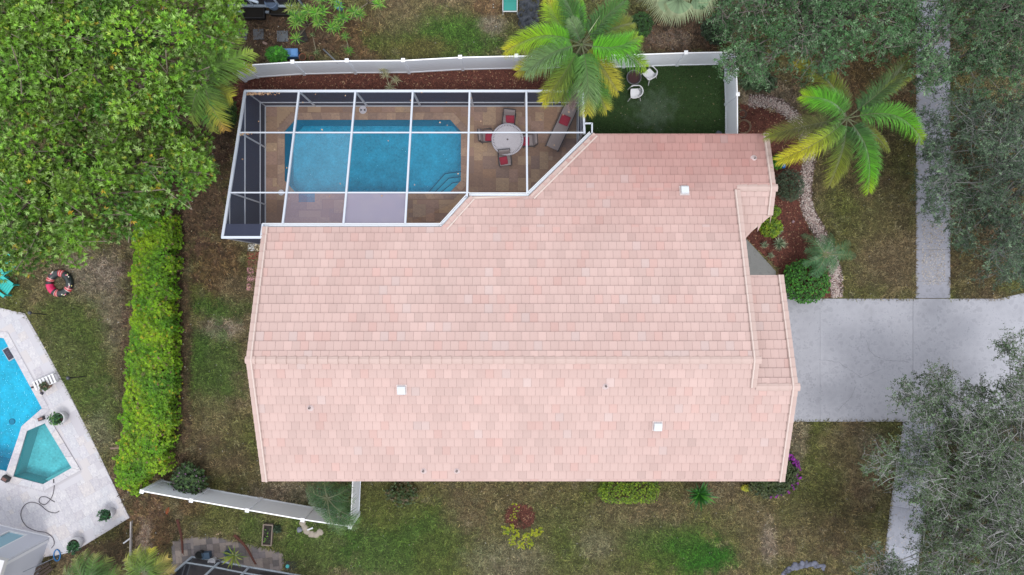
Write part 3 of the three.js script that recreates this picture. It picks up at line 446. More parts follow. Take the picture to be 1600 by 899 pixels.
// ---------------------------------------------------------------- screened cage over the pool
{
  const cage = thing('pool_enclosure', 'white framed insect screen cage over the blue pool', 'screen enclosure');
  const W = S(214, 222, 236), fm = vmat(0.4), SLC = 0.366, yc = (z) => 2.53 + SLC * (z + 8.5);
  const bar = (name, a, b, w, h) => { const m = new MB(); m.bar(a, b, w, h, W); return m.build(name, fm, cage); };
  const xw = -11.55, xe = 3.06, zn = -8.5, zs = -2.0, zg = -2.56;
  const xb = [-9.21, -6.77, -4.29, -1.83, 0.62];
  const southAt = (x) => x < -9.95 ? zs : x < -2.83 ? zg : x < -1.75 ? -2.56 - (x + 2.83) * 1.15 : x < 0.66 ? -3.83 : -3.83 - (x - .66) * 1.02;
  // eave beam, roof beams, purlins, gutter side beam
  bar('eave_beam', V(xw - .03, yc(zn), zn), V(xe + .03, yc(zn), zn), .1, .1);
  bar('beam', V(xw, yc(zn), zn), V(xw, yc(zs), zs), .1, .1);
  for (const x of xb) bar('beam', V(x, yc(zn) + .01, zn), V(x, yc(southAt(x)) + .01, southAt(x)), .078, .11);
  bar('beam', V(xe, yc(zn), zn), V(xe, yc(-6.5), -6.5), .09, .09);
  const zp1 = -6.55, zp2 = -3.88;
  bar('purlin', V(xw, yc(zp1) + .003, zp1), V(xe, yc(zp1) + .003, zp1), .056, .06);
  bar('purlin', V(xw, yc(zp2) + .003, zp2), V(-1.75, yc(zp2) + .003, zp2), .056, .06);
  bar('top_beam', V(xw - .04, yc(zs), zs), V(-9.98, yc(zs), zs), .1, .1);
  bar('beam', V(-10.02, yc(zs), zs), V(-10.02, yc(zg), zg), .07, .07);
  // corner jog by the palm
  bar('beam', V(xe, yc(-6.6) + .05, -6.93), V(3.38, yc(-6.6) + .05, -6.93), .06, .08); bar('beam', V(3.38, yc(-6.6) + .05, -6.95), V(3.38, yc(-6.6) + .05, -6.5), .06, .08);
  // posts, rails, sills of the three walls
  for (const x of [xw, ...xb, xe]) bar('post', V(x, 0.03, zn), V(x, yc(zn), zn), .06, .1);
  for (const z of [zp1, zp2, zs]) bar('post', V(xw, 0.03, z), V(xw, yc(z), z), .06, .09);
  bar('post', V(xe, 0.03, -6.75), V(xe, yc(-6.75), -6.75), .06, .09);
  bar('post', V(-10.1, 0.03, zs), V(-10.1, yc(zs), zs), .06, .08);
  bar('rail', V(xw, .72, zn + .002), V(xe, .72, zn + .002), .06, .06); bar('sill', V(xw, .1, zn + .002), V(xe, .1, zn + .002), .07, .07);
  bar('rail', V(xw + .002, .76, zn), V(xw + .002, .76, zs), .06, .06); bar('rail', V(xw + .002, 2.6, zn), V(xw + .002, 2.6, zs), .06, .06); bar('rail', V(xw + .002, 4.25, zp2), V(xw + .002, 4.25, zs), .05, .05);
  bar('sill', V(xw + .002, .1, zn), V(xw + .002, .1, zs), .07, .07);
  bar('rail', V(xe - .002, .72, zn), V(xe - .002, .72, -6.75), .06, .06); bar('sill', V(xe - .002, .1, zn), V(xe - .002, .1, -6.75), .07, .07); bar('rail', V(xe - .002, 1.9, zn), V(xe - .002, 1.9, -6.75), .05, .05);
  // insect screen, panel by panel: seen edge-on the side panels are nearly opaque
  const net = (c, o) => { const m = mat(c, 0.9, { transparent: true, opacity: o }); return m; };
  const side = [net(S(60, 66, 94), 0.92), net(S(54, 60, 84), 0.92), net(S(66, 74, 102), 0.91)], top = [net(S(70, 74, 86), 0.14), net(S(64, 68, 80), 0.16), net(S(80, 84, 98), 0.12)], sheenNet = net(S(172, 173, 202), 0.54), sheenNet2 = net(S(170, 162, 186), 0.32), sheenNet3 = net(S(150, 180, 200), 0.2);  // pale lavender and blue nets: reflected sheen put into colour and opacity
  const panel = (a, b, c, d, m) => { const k = new MB(); k.quad(a, b, c, d, [1, 1, 1]); const g = k.geometry(); g.deleteAttribute('color'); mesh('screen_panel', g, m, cage); };
  const xs = [xw, ...xb, xe]; let k = 0;
  for (let i = 0; i < xs.length - 1; i++) {
    panel(V(xs[i], .1, zn), V(xs[i + 1], .1, zn), V(xs[i + 1], .72, zn), V(xs[i], .72, zn), side[1]); panel(V(xs[i], .72, zn), V(xs[i + 1], .72, zn), V(xs[i + 1], yc(zn), zn), V(xs[i], yc(zn), zn), side[k++ % 3]);
    const x0 = xs[i], x1 = xs[i + 1], roofPanel = (z0, z1, m) => { const e0 = Math.min(z1, southAt(x0 + .01)), e1 = Math.min(z1, southAt(x1 - .01)); const p = [[x0, z0], [x1, z0], [x1, e1], ...(x0 < -2.83 && x1 > -1.75 && z1 > -3.9 ? [[-1.75, Math.min(z1, -3.83)], [-2.83, zg]] : []), [x0, e0]].map(([x, z]) => [x, Math.max(z, z0)]); const g = new THREE.ShapeGeometry(shapeOf(p)); g.rotateX(-Math.PI / 2); const a = g.attributes.position; for (let q = 0; q < a.count; q++) a.setY(q, yc(a.getZ(q)) - .02); g.deleteAttribute('uv'); mesh('screen_panel', g, m, cage); };
    roofPanel(zn, zp1, top[k % 3]); roofPanel(zp1, zp2, i === 1 ? sheenNet3 : top[(k + 1) % 3]);
    if (i < 4) roofPanel(zp2, i === 0 ? zg : zg, [top[0], sheenNet2, sheenNet, top[1]][i]);
  }
  { const g = new MB(); g.quad(V(xw, yc(zg), zg), V(-10.02, yc(zg), zg), V(-10.02, yc(zs), zs), V(xw, yc(zs), zs), [1, 1, 1]); const q = g.geometry(); q.deleteAttribute('color'); mesh('screen_panel', q, side[1], cage); }
  for (const [z0, z1] of [[zn, zp1], [zp1, zp2], [zp2, zs]]) { panel(V(xw, .1, z0), V(xw, .1, z1), V(xw, .76, z1), V(xw, .76, z0), side[1]); panel(V(xw, .76, z0), V(xw, .76, z1), V(xw, 2.6, z1), V(xw, 2.6, z0), side[0]); panel(V(xw, 2.6, z0), V(xw, 2.6, z1), V(xw, yc(z1), z1), V(xw, yc(z0), z0), side[2]); }
  panel(V(xw, .1, zs), V(-10.1, .1, zs), V(-10.1, yc(zs), zs), V(xw, yc(zs), zs), side[0]);
  panel(V(xe, .1, zn), V(xe, .1, -6.75), V(xe, yc(-6.75), -6.75), V(xe, yc(zn), zn), side[2]);
  // dry leaves caught on the netting
  const lf = new THREE.CircleGeometry(0.035, 5); lf.rotateX(-Math.PI / 2);
  scatter('leaves', 'pale dry leaves caught on the pool cage', lf, mat([1, 1, 1], 0.9), 150, (r) => { const a = r(); let x, z; if (a < .6) { x = xw + .1 + r() * 1.5 * r(); z = zn + .04 + r() * .14; } else if (a < .75) { x = xw + r() * .6; z = zp1 + .02 + r() * .1; } else { x = xw + r() * 14.5; z = zn + r() * 5; if (z > southAt(x) - .2) return null; } return { x, y: yc(z) + .012, z, rx: .3 * (r() - .5), rz: .3 * (r() - .5), s: [.6 + .8 * r(), 1, .5 + .5 * r()], c: mixc(S(206, 176, 146), S(150, 110, 80), r()) }; }, 51);
}

// ---------------------------------------------------------------- white vinyl fences
{
  const W = [.80, .85, .93], WC = [.8, .82, .86], fm = vmat(0.45);
  function fence(label, pts, H = 1.8, openEnd) {
    const f = thing('vinyl_fence', label, 'fence', V(0, 0, 0), 0, 'white vinyl fences');
    const w = pts.map(([a, b]) => P(a, b, H));
    w.forEach((p, i) => { const g = new THREE.Group(); g.name = 'post'; g.position.set(p.x, 0, p.z); const a = w[Math.max(0, i - 1)], b = w[Math.min(w.length - 1, i + 1)]; g.rotation.y = -Math.atan2(b.z - a.z, b.x - a.x); f.add(g); const m = new MB(); m.box(0, (H + .02) / 2, 0, .127, H + .02, .127, W); m.build('shaft', fm, g); const c = new MB(); c.hex([V(-.085, H + .02, -.085), V(.085, H + .02, -.085), V(.085, H + .02, .085), V(-.085, H + .02, .085)], [V(-.085, H + .06, -.085), V(.085, H + .06, -.085), V(.085, H + .06, .085), V(-.085, H + .06, .085)], WC); c.hex([V(-.085, H + .06, -.085), V(.085, H + .06, -.085), V(.085, H + .06, .085), V(-.085, H + .06, .085)], [V(-.01, H + .1, -.01), V(.01, H + .1, -.01), V(.01, H + .1, .01), V(-.01, H + .1, .01)], WC); c.build('post_cap', fm, g); });
    for (let i = 0; i < w.length - 1; i++) {
      const a = w[i], b = w[i + 1], L = Math.hypot(b.x - a.x, b.z - a.z), g = new THREE.Group(); g.name = 'fence_panel'; g.position.set((a.x + b.x) / 2, 0, (a.z + b.z) / 2); g.rotation.y = -Math.atan2(b.z - a.z, b.x - a.x); f.add(g);
      const t = new MB(); t.box(0, H - .06, 0, L - .13, .09, .05, WC); t.build('top_rail', fm, g); const bt = new MB(); bt.box(0, .1, 0, L - .13, .12, .05, W); bt.build('bottom_rail', fm, g);
      const n = Math.max(2, Math.round((L - .13) / .152)), bw = (L - .13) / n, bg = (fence.cache ??= {})[bw.toFixed(3) + H] ??= (() => { const m = new MB(); m.hex([V(-bw / 2 + .004, .16, -.011), V(bw / 2 - .004, .16, -.011), V(bw / 2 - .004, .16, .011), V(-bw / 2 + .004, .16, .011)], [V(-bw / 2 + .004, H - .105, -.011), V(bw / 2 - .004, H - .105, -.011), V(bw / 2 - .004, H - .105, .011), V(-bw / 2 + .004, H - .105, .011)], W); m.box(0, H / 2, 0, bw + .002, H - .4, .012, W); return m.geometry(); })();
      for (let k = 0; k < n; k++) { const o = mesh('board', bg, fm, g); o.position.x = -(L - .13) / 2 + (k + .5) * bw; }
    }
    return f;
  }
  fence('long white vinyl fence behind the pool cage and palm, along the top', [[360, 108], [380, 102], [457, 97], [542, 95], [630, 94.5], [719, 89.5], [807, 87.5], [895, 87], [984, 85.5], [1072, 82.5], [1150, 81]]);
  fence('white vinyl fence closing the right side of the dark grass corner', [[1151, 84], [1151, 107], [1152.5, 147.5], [1152.8, 213]]);
  fence('white vinyl fence slanting below the hedge at lower left', [[222, 768], [299, 782], [386.5, 797.5], [473, 812.5], [547, 823.5]]);
  fence('short white vinyl fence running from the roof edge down to the feathery palm', [[547.5, 821], [551, 748]]);
}
// ---------------------------------------------------------------- foliage builders
const dirOf = (r, upBias = 0) => { const a = r() * 6.283, y = r() * 2 - 1, s = Math.sqrt(1 - y * y); return V(s * Math.cos(a), y + upBias, s * Math.sin(a)).normalize(); };
const frameOf = (d) => { const s = d.clone().cross(Math.abs(d.y) > .9 ? V(1, 0, 0) : V(0, 1, 0)).normalize(); return [s, d.clone().cross(s).normalize()]; };
// a whorl of leaves round a shoot
function whorl(m, r, p, axis, n, len, wid, col, open = 0.9) {
  const [s, u] = frameOf(axis), a0 = r() * 6.28;
  for (let i = 0; i < n; i++) {
    const a = a0 + i * 2.4 + r() * .5, t = open * (0.55 + 0.6 * r()), ca = Math.cos(a), sa = Math.sin(a), ct = Math.cos(t), st = Math.sin(t);
    const d = V(axis.x * ct + (s.x * ca + u.x * sa) * st, axis.y * ct + (s.y * ca + u.y * sa) * st, axis.z * ct + (s.z * ca + u.z * sa) * st);
    const sd = V(-s.x * sa + u.x * ca, -s.y * sa + u.y * ca, -s.z * sa + u.z * ca), nr = d.clone().cross(sd); if (nr.y < 0) nr.negate();
    const l = len * (0.65 + 0.6 * r()), k = 0.8 + 0.4 * r();
    m.leaf(p, d, sd, nr, l, wid * (0.8 + 0.4 * r()), [col[0] * k, col[1] * k, col[2] * k * (0.9 + .2 * r())], 0.18);
  }
}
// a twig with leaves along it
function spray(m, tw, r, p, d, len, n, ll, lw, col, bark) {
  const q = p.clone().addScaledVector(d, len); const [s, u] = frameOf(d);
  if (tw) { const w = bark.w; tw.tri(p.clone().addScaledVector(s, -w), p.clone().addScaledVector(s, w), q, bark.c); tw.tri(p.clone().addScaledVector(u, -w), p.clone().addScaledVector(u, w), q, bark.c); }
  for (let i = 0; i < n; i++) {
    const t = 0.15 + 0.9 * (i + r()) / n, a = r() * 6.28, o = V(p.x + d.x * len * t, p.y + d.y * len * t, p.z + d.z * len * t), b = 0.5 + 0.7 * r();
    const x = V(s.x * Math.cos(a) + u.x * Math.sin(a), s.y * Math.cos(a) + u.y * Math.sin(a), s.z * Math.cos(a) + u.z * Math.sin(a));
    const ld = V(d.x * (1 - b) + x.x * b + (r() - .5) * .4, d.y * (1 - b) + x.y * b + .1 + (r() - .5) * .4, d.z * (1 - b) + x.z * b + (r() - .5) * .4).normalize(), sd = ld.clone().cross(V(r() - .5, 1, r() - .5)).normalize(), nr = sd.clone().cross(ld);
    const k = 0.7 + 0.6 * r(); m.leaf(o, ld, sd, nr, ll * (.7 + .6 * r()), lw * (.8 + .4 * r()), [col[0] * k, col[1] * k, col[2] * k], 0.15);
  }
}
// crown outline in the photograph -> lobe centres, spaced out, higher towards the middle
function lobesIn(poly, hEdge, hTop, gap, r, reach = 2.4, inset = 0, rough = 1.1) {
  const w = polyAt(poly, (hEdge + hTop) / 2), x0 = Math.min(...w.map((p) => p[0])), x1 = Math.max(...w.map((p) => p[0])), z0 = Math.min(...w.map((p) => p[1])), z1 = Math.max(...w.map((p) => p[1])), out = [];
  for (let t = 0; t < 5000; t++) { const x = x0 + r() * (x1 - x0), z = z0 + r() * (z1 - z0); if (!inPoly(x, z, w) || edgeDist(x, z, w) < inset || out.some((o) => Math.hypot(o.x - x, o.z - z) < gap)) continue; const e = edgeDist(x, z, w); out.push({ x, z, e, y: hEdge + (hTop - hEdge) * (1 - Math.exp(-e / reach)) + (r() - .5) * rough }); }
  return out;
}
function trunkAndLimbs(t, base, fork, lobes, rad, col, r, limbR = 0.09) {
  const m = new MB(), mid = base.clone().lerp(fork, .5).add(V(.15, 0, -.1)); m.tube([base.clone().setY(-.1), base.clone().setY(.25), mid, fork], (s) => rad * (1.25 - .5 * s - (s > .3 ? .1 : 0)), 10, col); m.build('trunk', BARK, t, true);
  const l = new MB();
  for (const o of lobes) { const e = V(o.x, o.y - .25, o.z), a = fork.clone().lerp(e, .35).add(V((r() - .5) * .9, .5 * r() - .1, (r() - .5) * .9)), b = fork.clone().lerp(e, .7).add(V((r() - .5) * .7, .25, (r() - .5) * .7)); const c = new THREE.CatmullRomCurve3([fork, a, b, e]); l.tube(c.getPoints(9), (s) => limbR * (1.15 - .95 * s), 5, mulc(col, .9 + .25 * r())); }
  l.build('limb', BARK, t, true);
}
const hash = (x, z) => 0.5 + 0.5 * n2(x * .55, z * .55);

// broad-leaved trees at upper left
function broadTree(label, poly, hE, hT, trunk, seed) {
  const r = rng(seed), t = thing('broadleaf_tree', label, 'tree'), lobes = [...lobesIn(poly, hE, hT, 0.92, r, 2.4, .5, 1.6), ...lobesIn(poly, hE - 1.6, hT - 2.9, 0.95, r, 2.4, .5, .8)], base = P(...trunk, 0), fork = base.clone().setY(hE * .55);
  trunkAndLimbs(t, base, fork, lobes, 0.32, S(112, 100, 88), r);
  const m = new MB(), tw = new MB();
  for (const o of lobes) {
    const tone = r(), warm = r(), base0 = mulc(mixc(mixc(S(58, 116, 20), S(120, 174, 50), tone), S(152, 182, 48), warm * .35), .66 + .5 * r() + .24 * n2(o.x * .7, o.z * .7)), R = 0.58 + 0.42 * r(), n = 150;
    for (let i = 0; i < n; i++) {
      const d = dirOf(r, .35), q = 0.5 + 0.55 * Math.sqrt(r()), p = V(o.x + d.x * R * q, o.y + d.y * R * .8 * q, o.z + d.z * R * q), ax = d.clone().multiplyScalar(.9).add(V((r() - .5) * .9, .35, (r() - .5) * .9)).normalize();
      let c = mulc(base0, .5 + .95 * r()); const y = r(); if (y < .003) c = S(200, 170, 46); else if (y < .05) c = mixc(c, S(176, 184, 60), .6); else if (y < .2) c = mixc(c, S(190, 220, 140), .5);  // the pale green share paints glossy highlights into the leaf colour
      whorl(m, r, p, ax, 7, 0.165, 0.047, c, .85);
    }
    for (let k = 0; k < 3; k++) { const d = dirOf(r, .4), p = V(o.x, o.y - .2, o.z); tw.bar(p, p.clone().addScaledVector(d, R * (.8 + .5 * r())), .025, .025, S(150, 138, 124)); }
  }
  m.build('crown', LEAF, t); stuff(tw.build('twig', BARK, t)); return t;
}
broadTree('large bushy broad leaved tree filling the upper left corner', [[-60, -50], [372, -50], [368, 8], [372, 34], [350, 75], [330, 115], [300, 140], [285, 178], [240, 200], [170, 190], [90, 205], [-60, 196]], 6.2, 9.0, [170, 100], 201);
broadTree('large bushy broad leaved tree below the first, above the swim ring', [[-60, 196], [90, 205], [170, 190], [240, 200], [300, 190], [328, 240], [312, 292], [292, 328], [250, 340], [204, 340], [184, 362], [160, 398], [128, 402], [98, 404], [64, 420], [20, 428], [-60, 430]], 5.8, 8.4, [150, 300], 202);

// small-leaved grey oaks on the right
function oak(label, poly, hE, hT, trunk, seed, o = {}) {
  const r = rng(seed), t = thing('oak_tree', label, 'tree'), lobes = [...lobesIn(poly, hE, hT, o.gap ?? 0.8, r, 2.4, .4, 1.5), ...lobesIn(poly, hE - 1.2, hT - 1.9, o.fill ?? 1.0, r, 2.4, .7, .8)], base = P(...trunk, 0), fork = base.clone().setY(hE * .5), bark = S(...(o.bark ?? [128, 122, 116]));
  trunkAndLimbs(t, base, fork, lobes, 0.26, mulc(bark, .8), r, o.limb ?? 0.075);
  const m = new MB(), tw = new MB(); const cA = S(...(o.a ?? [56, 92, 54])), cB = S(...(o.b ?? [98, 132, 90]));
  for (const l of lobes) {
    const tone = hash(l.x + seed, l.z) * .7 + r() * .3, base0 = mixc(cA, cB, tone), R = (o.R ?? 0.72) * (.8 + .5 * r()), nT = o.twigs ?? 16;
    if (r() < (o.bare ?? 0)) { const ob = V(l.x - fork.x, 0, l.z - fork.z).normalize(); for (let k = 0; k < 9; k++) { const d = dirOf(r, .35).addScaledVector(ob, .9).normalize(), p = V(l.x + (r() - .5) * 1.1, l.y - .1, l.z + (r() - .5) * 1.1), e = p.clone().addScaledVector(d, R * (.7 + .7 * r())); tw.tube([p, p.clone().lerp(e, .5).add(V((r() - .5) * .35, .08, (r() - .5) * .35)), e], (s) => .019 * (1.1 - s * .9), 3, mulc(bark, .75 + .45 * r())); } }
    for (let k = 0; k < nT; k++) {
      const od = V(l.x - fork.x, 0, l.z - fork.z).normalize(), d = dirOf(r, .35).addScaledVector(od, o.comb ?? .5).normalize(), p = V(l.x + (r() - .5) * .8 * R, l.y - .15 - .2 * r(), l.z + (r() - .5) * .8 * R), L = R * (.75 + .5 * r()), e = p.clone().addScaledVector(d, L).add(V(0, -.06, 0)), midp = p.clone().lerp(e, .5).add(V((r() - .5) * .4, .08, (r() - .5) * .4));
      tw.tube([p, midp, e], (s) => (o.tw ?? .016) * (1.1 - s * .85), 3, mulc(bark, .8 + .45 * r()));
      for (let q = 0; q < (o.sprays ?? 8); q++) { const f = .25 + .8 * (q + r()) / (o.sprays ?? 8), s0 = f < .5 ? p.clone().lerp(midp, f * 2) : midp.clone().lerp(e, (f - .5) * 2), sd = d.clone().multiplyScalar(.5).add(dirOf(r, .3).multiplyScalar(.8)).normalize(); let c = mulc(base0, .6 + .75 * r()); if (r() < .12) c = mixc(c, S(150, 180, 140), .5);
        spray(m, tw, r, s0, sd, .2 + .22 * r(), o.leaves ?? 11, o.ll ?? .075, o.lw ?? .036, c, { w: o.sw ?? .006, c: mulc(bark, .9 + .4 * r()) }); }
    }
  }
  m.build('crown', LEAF, t); stuff(tw.build('twig', BARK, t)); return t;
}
oak('dark green small leaved oak at the top behind the white corner fence', [[1120, -50], [1452, -50], [1450, 30], [1436, 70], [1385, 92], [1335, 90], [1290, 98], [1240, 108], [1222, 122], [1190, 132], [1158, 128], [1138, 100], [1146, 62], [1126, 40]], 5.0, 7.2, [1270, 55], 211, { a: [38, 82, 36], b: [80, 130, 72] });
oak('dark green small leaved oak in the top right corner over the footpath', [[1430, -50], [1660, -50], [1660, 125], [1590, 140], [1545, 128], [1500, 132], [1455, 132], [1430, 112], [1440, 60], [1422, 30]], 5.0, 7.0, [1545, 50], 212, { a: [38, 78, 38], b: [78, 122, 70] });
oak('grey green oak with pale twigs at the right edge above the driveway', [[1660, 125], [1660, 436], [1610, 442], [1578, 432], [1545, 400], [1520, 372], [1488, 350], [1468, 320], [1440, 308], [1446, 270], [1452, 215], [1486, 168], [1530, 140], [1590, 140]], 4.6, 6.4, [1570, 275], 213, { a: [36, 64, 38], b: [76, 106, 74], bark: [128, 130, 128], bare: .15, leaves: 9, gap: .85, limb: .06 });
oak('grey green oak with many bare pale twigs in the lower right corner', [[1660, 530], [1604, 536], [1580, 562], [1566, 600], [1526, 606], [1490, 562], [1462, 562], [1474, 600], [1428, 612], [1414, 640], [1452, 662], [1440, 690], [1400, 706], [1384, 736], [1396, 766], [1434, 780], [1450, 812], [1440, 850], [1400, 868], [1372, 880], [1376, 950], [1660, 950]], 4.6, 6.8, [1535, 765], 214, { a: [38, 66, 26], b: [78, 108, 60], bark: [168, 168, 168], bare: .6, comb: .8, twigs: 19, sprays: 8, leaves: 8, tw: .014, sw: .008, gap: .78, limb: .05, R: .78, ll: .068 });

// hedge at left
{
  const t = thing('hedge', 'long bright yellow green clipped hedge standing between the two lawns', 'hedge'), r = rng(221), H = 1.6;
  const top = polyAt([[203, 330], [263, 336], [264, 420], [259, 470], [264, 520], [262, 580], [260, 640], [256, 690], [250, 735], [222, 752], [206, 776], [180, 770], [172, 740], [184, 690], [184, 640], [194, 590], [196, 520], [202, 480], [200, 420], [203, 380]], H);
  const x0 = Math.min(...top.map((p) => p[0])), x1 = Math.max(...top.map((p) => p[0])), z0 = Math.min(...top.map((p) => p[1])), z1 = Math.max(...top.map((p) => p[1])), m = new MB(), st = new MB();
  for (let k = 0; k < 36000; k++) {
    const x = x0 + r() * (x1 - x0), z = z0 + r() * (z1 - z0), wob = .2 * n2(x * 1.1, z * 1.1) + .1 * n2b(x * 3, z * 3); if (!inPoly(x + wob, z + wob, top)) continue;
    const e = edgeDist(x, z, top), rd = smooth(0, .35, e), b = fbm(x * .8, z * .8, 3), hTop = H - .3 + .28 * rd + .22 * b + .12 * n2c(x * 3, z * 3), side = e < .45 && r() < .5;
    if (n2b(x * 1.1, z * 1.1) > .62 && r() < .75) continue;
    const y = side ? .15 + r() * (hTop - .2) : hTop - .3 * r() * r(); const c0 = mixc(S(116, 184, 6), S(178, 218, 18), clamp(.5 + .6 * n2(x * .5 + 9, z * .6) + .3 * (r() - .5)));
    let c = mulc(mixc(c0, S(84, 152, 40), .4 * smooth(.2, .8, n2c(x * .5, z * .35))), .6 + .75 * r()); const q = r(); if (q < .035) c = S(214, 206, 50); else if (q < .06) c = S(168, 140, 110);
    whorl(m, r, V(x, y, z), V((r() - .5) * .7, 1, (r() - .5) * .7).normalize(), 6, .085, .05, c, 1.1);
  }
  for (let k = 0; k < 26; k++) { const z = z0 + (z1 - z0) * (k + .5) / 26; let a = 1e9, b = -1e9; for (let x = x0; x < x1; x += .1) if (inPoly(x, z, top)) { a = Math.min(a, x); b = Math.max(b, x); } if (b < a) continue; for (const x of [a + (b - a) * .3, a + (b - a) * .7]) for (let q = 0; q < 4; q++) st.bar(V(x, 0, z), V(x + (r() - .5) * .9, 1.45, z + (r() - .5) * .8), .03, .03, S(96, 80, 64)); }
  st.build('stem', BARK, t); m.build('foliage', LEAFT, t);
}

// ---------------------------------------------------------------- palms
// one feathery frond from p towards the tip; leaflets stand round the stalk
function frond(t, r, p, tip, o) {
  const m = new MB(), n = o.n ?? 70, d = tip.clone().sub(p), flat = V(d.x, 0, d.z), L = flat.length(), bow = o.bow ?? .22, sway = (o.sway ?? 0) * L, sd0 = V(-flat.z, 0, flat.x).normalize();
  const at = (s) => p.clone().addScaledVector(d, s).add(V(sd0.x * sway * Math.sin(Math.PI * s), bow * L * Math.sin(Math.PI * Math.min(1, s * .95)) * (1 - .25 * s), sd0.z * sway * Math.sin(Math.PI * s)));
  const pts = Array.from({ length: 15 }, (_, i) => at(i / 14)); m.tube(pts, (s) => (o.rad ?? .024) * (1.1 - s), 4, o.stalk ?? S(120, 130, 90));
  const ll = o.ll ?? .5, start = o.start ?? .16, planes = o.planes ?? 4;
  for (let i = 0; i < n; i++) {
    const s = start + (1 - start) * (i + .5) / n, q = at(s), dir = at(Math.min(1, s + .02)).sub(at(s - .02)).normalize(), side = dir.clone().cross(V(0, 1, 0)).normalize(), up = side.clone().cross(dir);
    const env = Math.pow(Math.sin(Math.PI * Math.min(1, .12 + .88 * Math.pow((s - start) / (1 - start), .8))), .55), c = mixc(mixc(o.c0, o.c1, smooth(.1, .8, s)), o.c2 ?? o.c1, smooth(.7, 1.0, s));
    for (let k = 0; k < planes; k++) {
      const sg = k % 2 ? 1 : -1, tilt = (k < 2 ? .1 : .75) + (r() - .5) * .5, l = ll * (.25 + .8 * env) * (.8 + .35 * r()), sweep = .35 + .55 * s + (r() - .5) * .35;
      const out = side.clone().multiplyScalar(sg * Math.cos(tilt)).addScaledVector(up, Math.sin(tilt) * (o.flat ? .25 : 1)).addScaledVector(dir, sweep).normalize(), k1 = .6 + .75 * r();
      const e1 = q.clone().addScaledVector(out, l * .55), e2 = q.clone().addScaledVector(out, l).add(V(0, -l * (o.droop ?? .35), 0)), w = (o.lw ?? .05) / 2, ws = dir.clone().multiplyScalar(w), cc = mulc(c, k1);
      m.quad(q.clone().sub(ws), q.clone().add(ws), e1.clone().add(ws), e1.clone().sub(ws), cc); m.tri(e1.clone().sub(ws), e1.clone().add(ws), e2, mulc(cc, 1.06));
    }
  }
  return m.build('frond', o.mat ?? LEAFT, t);
}
function palmTrunk(t, base, top, rad, col, crownshaft) {
  const m = new MB(), n = 26; m.tube(Array.from({ length: n }, (_, i) => base.clone().lerp(top, i / (n - 1))), (s) => rad * (1.25 - .4 * s + .03 * Math.sin(s * 150)), 10, col); m.build('trunk', BARK, t, true);
  if (crownshaft) { const s = new MB(); s.tube([top.clone().add(V(0, -.1, 0)), top.clone().add(V(0, .3, 0)), top.clone().add(V(0, .7, 0))], (k) => rad * (1 - .7 * k), 8, crownshaft); s.build('crownshaft', BARK, t, true); }
}
const GRN = S(92, 156, 52), LIM = S(176, 216, 24), YEL = S(226, 222, 44), GRY = S(136, 172, 110), OLV = S(150, 164, 44), GLD = S(206, 202, 58), BRT = S(112, 200, 26), DKG = S(66, 116, 50);
{ // foxtail palm by the fence
  const t = thing('foxtail_palm', 'big feathery palm with yellow green fronds over the fence and cage corner', 'palm'), r = rng(231), h = 7.6, top = P(909, 68, h), base = P(886, 153, 0); base.z = Math.min(base.z, -9.15);
  palmTrunk(t, base, top.clone().add(V(0, -.6, 0)), .13, S(150, 140, 130), S(110, 136, 80)); top.y -= .1;
  const F = (x, y, hh, o) => frond(t, r, top.clone(), P(x, y, hh), { n: 66, ll: .68, lw: .025, planes: 6, bow: .2, droop: .45, ...o });
  F(808, 112, 6.2, { c0: GRN, c1: OLV, c2: GLD }); F(848, 160, 5.9, { c0: GRN, c1: OLV, c2: YEL, sway: -.05 }); F(876, 158, 5.6, { c0: DKG, c1: GRN, c2: OLV }); F(892, 170, 5.2, { c0: S(120, 104, 98), c1: S(142, 122, 120), c2: S(160, 138, 136), ll: .42, bow: .05 });
  F(948, 172, 5.8, { c0: GRN, c1: GRN, c2: GLD, sway: .06 }); F(965, 142, 6.2, { c0: OLV, c1: GLD, c2: GLD }); F(986, 36, 6.6, { c0: GRN, c1: OLV, c2: OLV }); F(974, 2, 6.9, { c0: DKG, c1: GRN, c2: GRN });
  F(880, -8, 6.8, { c0: DKG, c1: GRN, c2: GRN }); F(905, -2, 7.2, { c0: GRN, c1: BRT, c2: LIM, ll: .3 }); F(892, 30, 7.9, { c0: DKG, c1: GRY, c2: GRY, ll: .4, n: 40 });
  F(790, 80, 6.6, { c0: BRT, c1: LIM, c2: YEL, sway: .1 }); F(858, -2, 6.8, { c0: GRN, c1: LIM, c2: YEL, sway: -.12, bow: .1 }); F(822, 112, 6.9, { c0: GRN, c1: GRY, c2: GRY, sway: .04, ll: .72 });
  F(1008, 106, 6.6, { c0: GRN, c1: GRN, c2: LIM, sway: -.06 }); F(996, 58, 7.1, { c0: BRT, c1: BRT, c2: LIM, sway: .2, bow: .3 }); F(918, 178, 6.6, { c0: GRN, c1: GRY, c2: GLD, ll: .72, sway: -.03 });
  const s = new MB(); s.tube([top.clone(), P(922, 48, h + .8), P(938, 24, h + 1.1)], (k) => .03 * (1.1 - k), 5, S(170, 178, 140)); s.build('spear_leaf', BARK, t, true);
}
